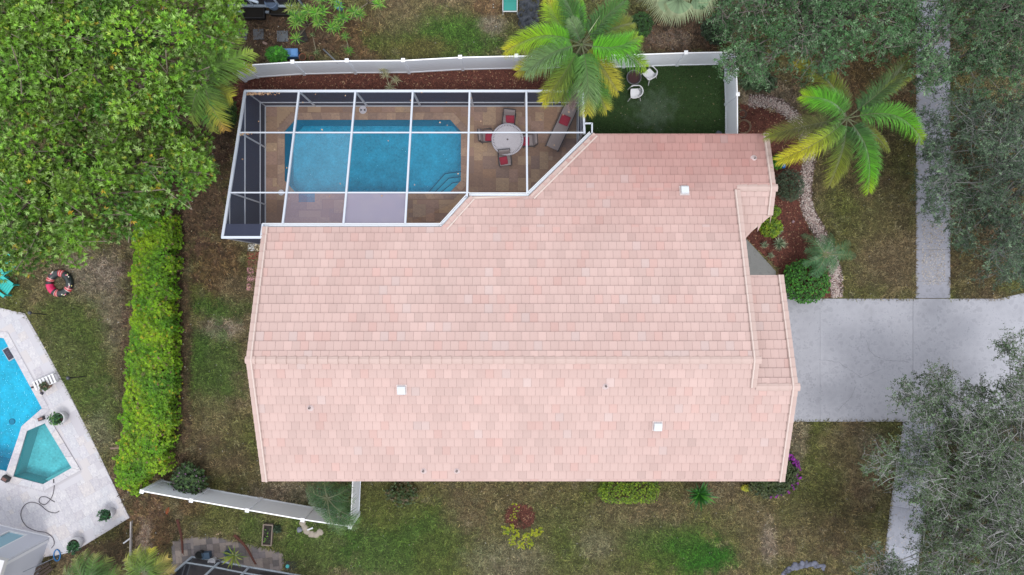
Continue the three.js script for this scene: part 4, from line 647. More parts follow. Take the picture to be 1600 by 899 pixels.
{ // foxtail palm over the east bed
  const t = thing('foxtail_palm', 'feathery palm with eight bright fronds over the front bed by the footpath', 'palm'), r = rng(232), h = 5.2, top = P(1325, 184, h), base = P(1258, 222, 0);
  palmTrunk(t, P(1252, 224, 0), top.clone().add(V(0, -.5, 0)), .11, S(150, 142, 134), S(120, 140, 90)); top.y -= .1;
  const F = (x, y, hh, o) => frond(t, r, top.clone(), P(x, y, hh), { n: 66, ll: .66, lw: .025, planes: 7, bow: .2, start: .12, droop: .4, ...o });
  F(1244, 97, 4.4, { c0: S(96, 116, 36), c1: OLV, c2: GLD, sway: .06 }); F(1296, 290, 3.8, { c0: DKG, c1: OLV, c2: S(172, 174, 76) }); F(1388, 238, 3.9, { c0: S(110, 110, 60), c1: OLV, c2: OLV, ll: .3 }); F(1196, 214, 4.1, { c0: S(90, 100, 48), c1: S(122, 126, 54), c2: OLV });
  F(1418, 94, 4.8, { c0: DKG, c1: S(96, 118, 48), c2: OLV, sway: .02 }); F(1432, 112, 4.6, { c0: DKG, c1: OLV, c2: S(164, 168, 60), sway: -.03, ll: .42 });
  F(1254, 150, 5.3, { c0: GRN, c1: BRT, c2: LIM, bow: .26, sway: .06, ll: .7 }); F(1214, 252, 4.5, { c0: GRN, c1: YEL, c2: YEL, sway: -.06 }); F(1356, 300, 4.3, { c0: DKG, c1: BRT, c2: LIM, sway: -.05, ll: .7 }); F(1440, 220, 4.6, { c0: GRN, c1: BRT, c2: LIM, sway: -.13, ll: .7 });
}
function feather(label, c, tips, h, o, seed, trunk) { const t = thing(o.kind ?? 'feather_palm', label, 'palm'), r = rng(seed), top = P(...c, h); palmTrunk(t, P(trunk?.[0] ?? c[0], trunk?.[1] ?? c[1], 0), top.clone().add(V(0, -.1, 0)), o.tr ?? .08, S(130, 118, 104)); tips.forEach(([x, y, dh, q]) => frond(t, r, top.clone(), P(x, y, h + (dh ?? -.6)), { n: 46, ll: .34, lw: .035, planes: 2, bow: .25, start: .12, ...o, ...q })); return t; }
const ring = (c, R, n, r, j = .25, a0 = 0) => Array.from({ length: n }, (_, i) => { const a = a0 + (i + (r() - .5) * .7) / n * 6.283, q = R * (1 - j * r()); return [c[0] + Math.cos(a) * q, c[1] + Math.sin(a) * q, -.3 - .6 * r()]; });
feather('small dusky blue green palm at the bend of the pebble path', [1289, 398], ring([1289, 398], 48, 11, rng(1), .45), 1.9, { c0: S(70, 112, 66), c1: S(78, 128, 82), c2: S(96, 140, 100), ll: .34, lw: .02, n: 40, bow: .35, droop: .5, mat: LEAF }, 241);
feather('feathery green palm with many thin fronds beside the lower fence', [512, 778], [...ring([512, 778], 50, 9, rng(2), .5), [535, 835, -.8], [560, 808, -.6], [480, 760, -.4], [550, 760, -.2]], 3.0, { c0: S(52, 92, 50), c1: S(76, 124, 62), c2: S(100, 148, 76), ll: .5, lw: .018, n: 28, bow: .38, droop: .6 }, 242, [545, 765]);
feather('feathery green palm with loose fronds just below the fence corner', [530, 805], ring([530, 805], 40, 7, rng(4), .5), 2.2, { c0: S(58, 104, 44), c1: S(88, 140, 52), c2: S(112, 160, 66), ll: .42, lw: .02, n: 34, bow: .35, droop: .6 }, 249, [540, 800]);
feather('yellowish palm poking out from under the trees beside the pool cage', [318, 128], [[396, 82, -.6], [394, 104, -1.0, { c1: S(130, 160, 40), c2: S(190, 196, 70) }], [362, 152, -1.2, { c1: OLV, c2: GLD }], [352, 204, -1.2, { c1: OLV, c2: S(190, 150, 60) }], [334, 206, -1.4, { c1: GRN, c2: OLV }], [372, 60, -.6], [300, 190, -1.0], [282, 100, -.5], [340, 170, -.8, { c1: S(110, 140, 44), c2: GLD }]], 6.4, { c0: S(86, 130, 40), c1: S(116, 162, 46), c2: S(170, 196, 70), ll: .62, lw: .05, n: 54, planes: 2 }, 243, [360, 150]);
feather('green palm with upright fronds at the bottom edge beside the white building', [146, 912], [[116, 872, -.2], [132, 862, -.4], [150, 866, -.2], [170, 872, -.5], [188, 890, -.6], [100, 890, -.4], [122, 940, -.5], [180, 930, -.5], [150, 950, -.6]], 2.6, { c0: S(64, 108, 44), c1: S(98, 138, 56), c2: S(150, 156, 80), ll: .5, lw: .035, n: 34 }, 244);
feather('yellow green palm with arching tips at the bottom edge by the patio', [226, 896], [[196, 872, -.3], [214, 858, -.3], [236, 858, -.3, { c2: GLD }], [262, 872, -.5, { c1: S(160, 164, 70), c2: S(206, 186, 100) }], [272, 892, -.7, { c1: S(170, 160, 90), c2: S(206, 186, 110) }], [258, 912, -.6], [196, 912, -.5], [230, 940, -.6]], 2.8, { c0: S(92, 130, 40), c1: S(138, 160, 56), c2: S(186, 184, 80), ll: .5, lw: .04, n: 34 }, 245);
{ // fan palm at the top edge
  const t = thing('fan_palm', 'grey green fan palm hanging into the top edge right of the big palm', 'palm'), r = rng(246), h = 6.2, c = P(1064, -40, h); palmTrunk(t, P(1046, 20, 0), c, .16, S(120, 108, 98));
  for (let k = 0; k < 17; k++) { const a = k / 17 * 6.283 + r() * .3, m = new MB(), out = V(Math.cos(a), .12 - .25 * r(), Math.sin(a)).normalize(), q = c.clone().addScaledVector(out, k % 3 ? .95 : .3), sd = V(-Math.sin(a), 0, Math.cos(a)); m.tube([c, q], .02, 4, S(130, 140, 100)); const n = 26, col = mixc(S(98, 128, 90), S(136, 156, 116), r()); for (let i = 0; i < n; i++) { const f = (i / (n - 1) - .5) * 2.3, d = out.clone().multiplyScalar(Math.cos(f)).addScaledVector(sd, Math.sin(f)).normalize(), l = 1.0 * (1 - .12 * Math.abs(f)), w = sd.clone().multiplyScalar(Math.cos(f)).addScaledVector(out, -Math.sin(f)).multiplyScalar(.03), e1 = q.clone().addScaledVector(d, l * .6), e2 = q.clone().addScaledVector(d, l).add(V(0, -.42 * (.6 + r()), 0)), cc = mulc(col, .75 + .5 * r()); m.quad(q.clone().sub(w.clone().multiplyScalar(.3)), q.clone().add(w.clone().multiplyScalar(.3)), e1.clone().add(w), e1.clone().sub(w), cc); m.tri(e1.clone().sub(w), e1.clone().add(w), e2, mixc(cc, S(190, 186, 150), .3)); } m.build('frond', LEAF, t); }
}

// ---------------------------------------------------------------- shrubs and small plants
function shrub(name, label, px, py, rx, rz, h, cols, seed, o = {}) { // half-ball of leaf whorls; rx, rz in photo pixels
  const t = thing(name, label, o.cat ?? 'shrub', P(px, py, 0)), r = rng(seed), X = rx * KP * (CAM_H - h * .6), Z = rz * KP * (CAM_H - h * .6), m = new MB(), n = o.n ?? Math.round(1700 * X * Z), c = P(px, py, h * .6), p0 = P(px, py, 0), ox = c.x - p0.x, oz = c.z - p0.z, box = o.box ?? 2;
  for (let i = 0; i < n; i++) { let d = dirOf(r, .3); if (o.box) { const k = Math.pow(Math.abs(d.x) ** box + Math.abs(d.y) ** box + Math.abs(d.z) ** box, -1 / box); d = d.multiplyScalar(k); } const q = .72 + .3 * r() + (o.rough ?? .06) * n2(d.x * 3 + px, d.z * 3), y = Math.max(.04, h * .5 + d.y * h * .5 * q); const cl = cols[Math.floor(r() * cols.length)]; whorl(m, r, V(d.x * X * q + ox * y / h / .6 * .6, y, d.z * Z * q + oz * y / h / .6 * .6), d.clone().multiplyScalar(.7).add(V((r() - .5) * .6, .7, (r() - .5) * .6)).normalize(), o.k ?? 6, o.ll ?? .1, o.lw ?? .05, mulc(cl, .7 + .6 * r()), o.open ?? 1.05); }
  const s = new MB(); for (let k = 0; k < 6; k++) { const a = k * 1.05; s.bar(V(Math.cos(a) * .05, 0, Math.sin(a) * .05), V(Math.cos(a) * X * .5, h * .6, Math.sin(a) * Z * .5), .03, .03, S(92, 76, 60)); }
  s.build('stem', BARK, t); m.build('foliage', o.mat ?? LEAFT, t);
  if (o.flowers) { const f = new MB(); for (let i = 0; i < o.flowers.n; i++) { const a = r() * 6.28, d = o.flowers.at ? o.flowers.at(r) : V(Math.cos(a) * Math.sqrt(r()), .6 + .45 * r(), Math.sin(a) * Math.sqrt(r())); whorl(f, r, V(d.x * X + ox * .8, h * clamp(d.y, .1, 1.05), d.z * Z + oz * .8), V((r() - .5), 1, (r() - .5)).normalize(), 5, .06, .055, mulc(o.flowers.c, .8 + .4 * r()), 1.2); } f.build('blossom', LEAFT, t); }
  return t;
}
shrub('round_shrub', 'dense round bright green shrub at the driveway corner of the house', 1256, 440, 36, 33, 1.3, [S(70, 146, 40), S(92, 172, 52), S(54, 116, 34)], 251, { box: 2.4, ll: .075, lw: .045 });
shrub('shrub', 'dark dusky green rounded shrub beside the house under the palm', 1231, 291, 23, 25, 1.2, [S(58, 78, 58), S(76, 98, 72), S(92, 104, 80)], 252, { ll: .09, lw: .02, mat: LEAF });
shrub('clipped_shrub', 'lime green clipped shrub half under the south roof edge', 981, 764, 46, 20, 1.0, [S(136, 172, 22), S(160, 192, 34), S(104, 144, 20)], 253, { box: 4, ll: .065, lw: .04 });
shrub('shrub', 'low lime yellow shrub at the cut corner of the small roof', 1203, 356, 17, 15, .8, [S(150, 186, 30), S(120, 164, 30), S(176, 200, 44)], 254, { ll: .1 });
shrub('shrub', 'tiny lime shrub hugging the wall above the cut roof corner', 1211, 331, 6, 7, .6, [S(150, 186, 40), S(130, 170, 40)], 255, { n: 80 });
shrub('shrub', 'small bright green shrub between the palm and the right end of the roof', 1213, 254, 8, 11, .8, [S(70, 150, 30), S(96, 170, 34)], 256, { n: 150 });
shrub('shrub', 'loose green shrub with dull purple flower heads beside the hedge end', 299, 751, 27, 26, 1.2, [S(72, 110, 52), S(96, 132, 66), S(60, 92, 50)], 257, { rough: .25, flowers: { n: 60, c: S(124, 96, 120) } });
shrub('shrub', 'low dim green shrub on the lawn under the south roof edge', 629, 770, 24, 17, .7, [S(66, 88, 52), S(84, 104, 60), S(108, 96, 70)], 258, { rough: .3, n: 260, mat: LEAF });
shrub('shrub', 'fresh bright green shrub leaning on the back of the top fence', 437, 90, 16, 11, 1.9, [S(74, 168, 34), S(60, 140, 30), S(96, 190, 44)], 259, { ll: .13, lw: .05 });
shrub('shrub', 'dark green shrub in the gap right of the big palm at the top', 1000, 42, 18, 18, 1.3, [S(50, 98, 36), S(70, 124, 44)], 260, {});
shrub('shrub', 'shaded green bush in the corner between the trees and the pool cage', 358, 178, 14, 26, 1.1, [S(60, 100, 34), S(78, 120, 40), S(52, 84, 36)], 261, {});
shrub('shrub', 'dark bush under the oak behind the white corner fence', 1118, 50, 24, 22, 1.4, [S(46, 66, 42), S(60, 84, 54)], 268, { mat: LEAF });
shrub('shrub', 'grey green bush under the oak right of the white side fence', 1185, 130, 26, 14, 1.0, [S(70, 98, 66), S(92, 118, 84)], 269, { mat: LEAF, rough: .3 });
shrub('flowering_shrub', 'green shrub edged with magenta flowers round the south east roof corner', 1206, 738, 42, 36, .7, [S(66, 84, 52), S(88, 100, 62), S(74, 92, 48)], 262, { rough: .15, mat: LEAF, flowers: { n: 150, c: S(178, 40, 190), at: (r) => { const ce = [-.95, -.7, -.45, -.2, .15, .5, .75, 1.0, 1.35, 1.5, 1.75, 1.95], a = ce[Math.floor(r() * r() * 12)] + (r() - .5) * .22, q = .84 + .22 * r(); return V(Math.cos(a) * q, .5 + .3 * r(), Math.sin(a) * q); } } });
shrub('shrub', 'little yellow leaved plant left of the magenta flowers', 1165, 762, 6, 4, .35, [S(206, 200, 60), S(176, 186, 60)], 263, { n: 60 });
{ // sapling
  const t = thing('sapling', 'thin sapling with sparse yellow green leaves below the red mulch patch', 'young tree', P(812, 812, 0)), r = rng(264), m = new MB(), s = new MB(), o = P(812, 812, 0);
  const tops = [[822, 838, 1.5], [790, 829, 1.3], [835, 832, 1.4], [806, 834, 1.3], [814, 852, 1.2], [800, 846, 1.0], [828, 850, 1.1], [842, 830, 1.3], [797, 826, 1.2], [806, 792, .5], [802, 809, .5]];
  for (const [x, y, h] of tops) { const p = P(x, y, h).sub(o); s.tube([V(0, 0, 0), V(p.x * .3, h * .5, p.z * .3), p], (k) => .016 * (1.1 - k), 4, S(120, 104, 84)); for (let k = 0; k < (h > .8 ? 26 : 9); k++) whorl(m, r, p.clone().add(V((r() - .5) * .32, (r() - .5) * .3, (r() - .5) * .32)), V((r() - .5), 1, (r() - .5)).normalize(), 4, .07, .05, mixc(S(200, 206, 20), S(96, 156, 40), r() * r()), 1.1); }
  s.build('stem', BARK, t, true); m.build('foliage', LEAFT, t);
}
function rosette(name, label, px, py, h, R, n, lw, cols, seed, o = {}) { // strap leaves; R in metres
  const t = thing(name, label, 'plant', P(px, py, 0)), r = rng(seed), c = P(px, py, h), q0 = P(px, py, 0), top = c.clone().sub(q0);
  if (h > .3) { const s = new MB(); s.tube([V(0, 0, 0), top.clone().multiplyScalar(.5).add(V(.05, 0, .04)), top], .03, 6, S(150, 138, 118)); s.build('stem', BARK, t, true); }
  const heads = o.heads ?? [[0, 0, 0]]; const m = new MB();
  for (const [hx, hy, hz] of heads) for (let i = 0; i < n; i++) { const a = i * 2.4 + r() * .4, el = (o.el ?? .25) + (1 - i / n) * (o.el ? .2 : .15) + i / n * .9, l = R * (.75 + .4 * r()), d = V(Math.cos(a) * Math.cos(el), Math.sin(el), Math.sin(a) * Math.cos(el)), sd = V(-Math.sin(a), 0, Math.cos(a)).multiplyScalar(lw / 2), p = top.clone().add(V(hx, hy, hz)), e1 = p.clone().addScaledVector(d, l * .55), e2 = p.clone().addScaledVector(d, l).add(V(0, -l * (o.droop ?? .3), 0)), cc = mulc(cols[Math.floor(r() * cols.length)], .75 + .5 * r()); m.quad(p.clone().addScaledVector(sd, -.6), p.clone().addScaledVector(sd, .6), e1.clone().add(sd), e1.clone().sub(sd), cc); m.tri(e1.clone().sub(sd), e1.clone().add(sd), e2, cc); }
  if (heads.length > 1) { const s = new MB(); for (const [hx, hy, hz] of heads) s.bar(V(0, 0, 0), top.clone().add(V(hx, hy, hz)), .03, .03, S(160, 150, 130)); s.build('cane', BARK, t); }
  m.build('foliage', o.mat ?? LEAFT, t); return t;
}
rosette('yucca', 'dark green spiky yucca at the south roof edge', 1093, 772, .5, .86, 50, .075, [S(40, 104, 26), S(70, 140, 40), S(30, 84, 26)], 271, { droop: .12, mat: LEAF });
rosette('spiky_plant', 'yellow green spiky plant growing by the lower screen cage', 366, 868, .9, .75, 26, .06, [S(128, 150, 40), S(98, 126, 38), S(160, 172, 60)], 272, { droop: .15 });
rosette('spiky_plant', 'grey striped spiky plant in the front bed, nearer the lime shrub', 1214, 360, .3, .38, 40, .035, [S(120, 146, 108), S(150, 168, 132), S(90, 118, 84)], 273, { droop: .25, mat: LEAF });
rosette('spiky_plant', 'grey striped spiky plant in the front bed, lower right of its twin', 1217, 381, .3, .46, 46, .035, [S(124, 146, 112), S(160, 174, 140), S(90, 114, 84)], 274, { droop: .25, mat: LEAF });
rosette('spiky_plant', 'small grey green tufted plant beside the entry path', 1194, 383, .2, .26, 30, .03, [S(112, 130, 100), S(136, 150, 120)], 275, { droop: .25, mat: LEAF });
rosette('spiky_plant', 'little grey green tufted plant low in the front bed near the round shrub', 1204, 399, .15, .24, 24, .03, [S(110, 124, 96), S(128, 138, 110)], 276, { droop: .25, mat: LEAF });
rosette('spiky_plant', 'pale variegated plant with thin curved leaves in the red mulch by the top fence', 603, 118, .7, .36, 24, .022, [S(170, 170, 130), S(150, 156, 116), S(196, 192, 156)], 277, { droop: .3, mat: LEAF, heads: [[0, 0, 0], [.45, -.1, .2], [.15, -.2, .5], [-.15, -.1, -.25]] });
{ // tall dracaenas along the top edge
  const spots = [[500, 24, 'left clump of dracaenas beside the blue grey pot'], [520, 6, 'dracaena clump cut by the top edge, left of the blue pot'], [470, 8, 'yellowish dracaena clump at the top edge above the dark planters'], [545, 30, 'slim dracaena leaning below the blue pot'], [576, 4, 'dracaena clump right of the blue pot at the top edge'], [480, 40, 'low dracaena shoots above the dark square stone']];
  spots.forEach(([x, y, l], i) => { const r = rng(280 + i), hd = Array.from({ length: 4 + (i % 3) }, () => [(r() - .5) * 1.3, (r() - .5) * .8, (r() - .5) * 1.1]); rosette('dracaena', `bright green ${l}`, x, y, 1.6 + .5 * r(), .46, 26, .038, i === 2 ? [S(150, 170, 80), S(170, 184, 100), S(110, 140, 50)] : [S(96, 176, 36), S(134, 200, 56), S(76, 140, 36), S(160, 200, 90)], 290 + i, { heads: hd, droop: .3 }); });
  rosette('dracaena', 'single dracaena head standing over the middle of the brown bed', 540, 57, 1.2, .34, 22, .03, [S(86, 146, 40), S(120, 176, 60)], 299, { heads: [[0, 0, 0], [.05, -.5, .5]], droop: .3 });
  rosette('dracaena', 'tiny dracaena shoot just behind the top fence', 548, 78, .3, .2, 16, .025, [S(96, 156, 46), S(120, 170, 60)], 300, { droop: .3 });
  rosette('dracaena', 'thin dracaena with a bare cane left of the leaning pipe', 488, 55, .8, .2, 14, .025, [S(96, 136, 66), S(130, 160, 100)], 302, { heads: [[0, 0, 0], [.1, -.3, .7]], droop: .3 });
}
// ---------------------------------------------------------------- patio furniture under the cage
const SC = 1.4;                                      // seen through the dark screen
const frameDark = vmat(0.5);
{
  const c = P(793, 218, .72), t = thing('patio_table', 'round pale metal patio table with pierced rim under the cage', 'table', V(c.x, 0.06, c.z));
  const R = .735, top = S(186, 182, 190, SC); { const g = new THREE.LatheGeometry([[.03, .64], [R - .02, .64], [R, .65], [R, .672], [R - .02, .682], [.03, .682], [.03, .64]].map(([a, b]) => new THREE.Vector2(a, b)), 64); mesh('tabletop', g, mat(top, .6, { map: dataTex(256, (u, v) => { const k = .9 + .12 * tileNoise(n2, u, v, 9) + .08 * tileNoise(n2b, u, v, 30); return [k, k, k]; }, .5, true) }), t); }
  { const g = new THREE.TorusGeometry(R - .015, .017, 8, 64); g.rotateX(Math.PI / 2); g.translate(0, .68, 0); mesh('rim', g, mat(S(170, 168, 180, SC), .5), t); }
  const slot = new THREE.BoxGeometry(.075, .006, .02), sm = mat(S(70, 68, 76), .7); for (let k = 0; k < 56; k++) { const a = k / 56 * 6.283, o = mesh('slot', slot, sm, t); o.position.set(Math.cos(a) * (R - .09), .684, Math.sin(a) * (R - .09)); o.rotation.y = -a; }
  mesh('umbrella_hole', (() => { const g = new THREE.TorusGeometry(.03, .008, 8, 20); g.rotateX(Math.PI / 2); g.translate(0, .685, 0); return g; })(), mat(S(60, 58, 64), .5), t);
  for (let k = 0; k < 4; k++) { const a = .78 + k * 1.571, m = new MB(); m.tube([V(Math.cos(a) * .12, .64, Math.sin(a) * .12), V(Math.cos(a) * .2, .35, Math.sin(a) * .2), V(Math.cos(a) * .48, 0, Math.sin(a) * .48)], .025, 8, S(120, 116, 124, SC)); m.build('leg', frameDark, t, true); }
}
const cushion = (w, h, d, c, m2) => { const g = new THREE.BoxGeometry(w, h, d, 8, 2, 8), p = g.attributes.position; for (let i = 0; i < p.count; i++) { const x = p.getX(i) / (w / 2), z = p.getZ(i) / (d / 2), e = 1 - .55 * Math.max(Math.abs(x) ** 6, Math.abs(z) ** 6); p.setY(i, p.getY(i) * e); p.setX(i, p.getX(i) * (1 - .03 * z * z)); p.setZ(i, p.getZ(i) * (1 - .03 * x * x)); } g.computeVertexNormals(); return g; };
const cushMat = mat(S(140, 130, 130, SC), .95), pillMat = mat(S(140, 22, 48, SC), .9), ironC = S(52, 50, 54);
{
  // chair faces -z (towards the table) when turn is 0
  const make = (label) => {
    const t = thing('patio_chair', label, 'chair', V(0, 0, 0), 0, 'cushioned chairs round the patio table'); t.userData.group = 'cushioned chairs round the patio table';
    const m = new MB(); m.box(0, .36, 0, .56, .03, .56, ironC); m.build('seat_frame', frameDark, t);
    for (const x of [-.25, .25]) for (const z of [-.25, .25]) { const l = new MB(); l.bar(V(x, 0, z), V(x, .36, z), .03, .03, ironC); l.build('leg', frameDark, t); }
    const b = new MB(); b.bar(V(-.27, .36, .26), V(-.27, .88, .4), .03, .03, ironC).bar(V(.27, .36, .26), V(.27, .88, .4), .03, .03, ironC).bar(V(-.27, .88, .4), V(.27, .88, .4), .03, .03, ironC); for (let k = -3; k <= 3; k++) b.bar(V(k * .075, .42, .275), V(k * .075, .88, .4), .014, .014, ironC); b.build('back_frame', frameDark, t);
    for (const x of [-.3, .3]) { const a = new MB(); a.tube([V(x, .36, -.24), V(x, .58, -.22), V(x, .62, -.1), V(x, .61, .3)], .016, 6, ironC); a.build('armrest', frameDark, t, true); }
    const s = mesh('seat_cushion', cushion(.52, .11, .52), cushMat, t); s.position.set(0, .43, -.01);
    const k = mesh('back_cushion', cushion(.52, .1, .5), cushMat, t); k.position.set(0, .7, .27); k.rotation.x = Math.PI / 2 + .26;
    const st = new MB(); for (const z of [-.14, 0, .14]) st.bar(V(-.24, .055, z), V(.24, .055, z), .008, .006, S(120, 110, 112, SC)); const so = st.build('seam', frameDark, s);
    return t;
  };
  const put = (px, py, h) => { const p = P(px, py, h); return V(p.x, .06, p.z); };
  const pillow = (label, px, py, h, ry, w = .4, tilt = .5) => { const o = mesh('pillow', cushion(w, .15, w), pillMat, scene); o.position.copy(P(px, py, h)); o.rotation.set(tilt * Math.cos(ry), ry, 0); tag(o, label, 'pillow', 'red throw pillows'); return o; };
  const a = make('cushioned iron chair at the far side of the round table, backed to the screen'); a.position.copy(put(795, 188, .45)); a.rotation.y = Math.PI - .12;
  copyOf(a, put(761, 213, .45), -Math.PI / 2 - .1, 'cushioned iron chair at the left of the round table, next to the pool');
  copyOf(a, put(826, 220, .45), Math.PI / 2 - .05, 'cushioned iron chair at the right of the round table, next to the lounger');
  copyOf(a, put(789, 250, .45), -.1, 'cushioned iron chair on the near side of the round table with an angled red pillow');
  pillow('red pillow on the chair at the far side of the round table', 797, 187, .55, .02); pillow('red pillow on the chair left of the round table', 765, 214, .55, 1.5); pillow('red pillow on the chair right of the round table', 820, 221, .55, 1.57); pillow('red pillow tilted on the near chair of the round table', 787, 251, .6, .2, .36);
  // lounger
  const A = P(892, 168, .35), B = P(862, 233, .35), d = B.clone().sub(A), L = d.length(), ry = Math.atan2(d.x, d.z), t = thing('sun_lounger', 'grey cushioned sun lounger with dark frame near the cage corner', 'sun lounger', V((A.x + B.x) / 2, .06, (A.z + B.z) / 2), ry);
  for (const x of [-.31, .31]) { const m = new MB(); m.bar(V(x, .27, -L / 2), V(x, .27, L / 2), .05, .06, ironC); m.build('side_rail', frameDark, t); }
  for (const x of [-.3, .3]) for (const z of [-L / 2 + .15, L / 2 - .12]) { const m = new MB(); m.bar(V(x, 0, z), V(x, .26, z), .04, .04, ironC); m.build('leg', frameDark, t); }
  const s = new MB(); for (let k = 0; k < 9; k++) s.bar(V(-.3, .28, -L / 2 + .1 + k * .24), V(.3, .28, -L / 2 + .1 + k * .24), .04, .02, ironC); s.build('sling', frameDark, t);
  const c1 = mesh('seat_cushion', cushion(.6, .1, L * .62), cushMat, t); c1.position.set(0, .36, L * .18); const c2 = mesh('back_cushion', cushion(.6, .1, L * .38), cushMat, t); c2.position.set(0, .42, -L * .31); c2.rotation.x = .14;
  pillow('red pillow lying on the grey sun lounger', 882.5, 188, .6, ry + .05, .44, .2);
}
{ // lids in the deck
  const a = thing('skimmer_lid', 'round pale skimmer lid with two dark holes by the top pool edge', 'lid', P(567, 172, .07)); mesh('lid', new THREE.CylinderGeometry(.17, .17, .03, 28), mat(S(190, 186, 196, SC), .5), a); for (const s of [-1, 1]) { const m = new MB(); m.tri(V(s * .02, .018, 0), V(s * .12, .018, -.07), V(s * .12, .018, .07), S(40, 40, 48)); m.build('hole', vmat(.8), a); } { const g = new THREE.TorusGeometry(.165, .014, 8, 28); g.rotateX(Math.PI / 2); g.translate(0, .015, 0); mesh('rim', g, mat(S(206, 204, 214, SC), .4), a); }
  const b = thing('deck_drain', 'small white round cover in the deck at the lower left pool corner', 'lid', P(439, 301, .07)); mesh('lid', new THREE.CylinderGeometry(.13, .14, .02, 24), mat(S(214, 216, 226, SC), .5), b); { const g = new THREE.TorusGeometry(.1, .008, 6, 24); g.rotateX(Math.PI / 2); g.translate(0, .012, 0); mesh('rim', g, mat(S(170, 172, 182, SC), .5), b); }
}

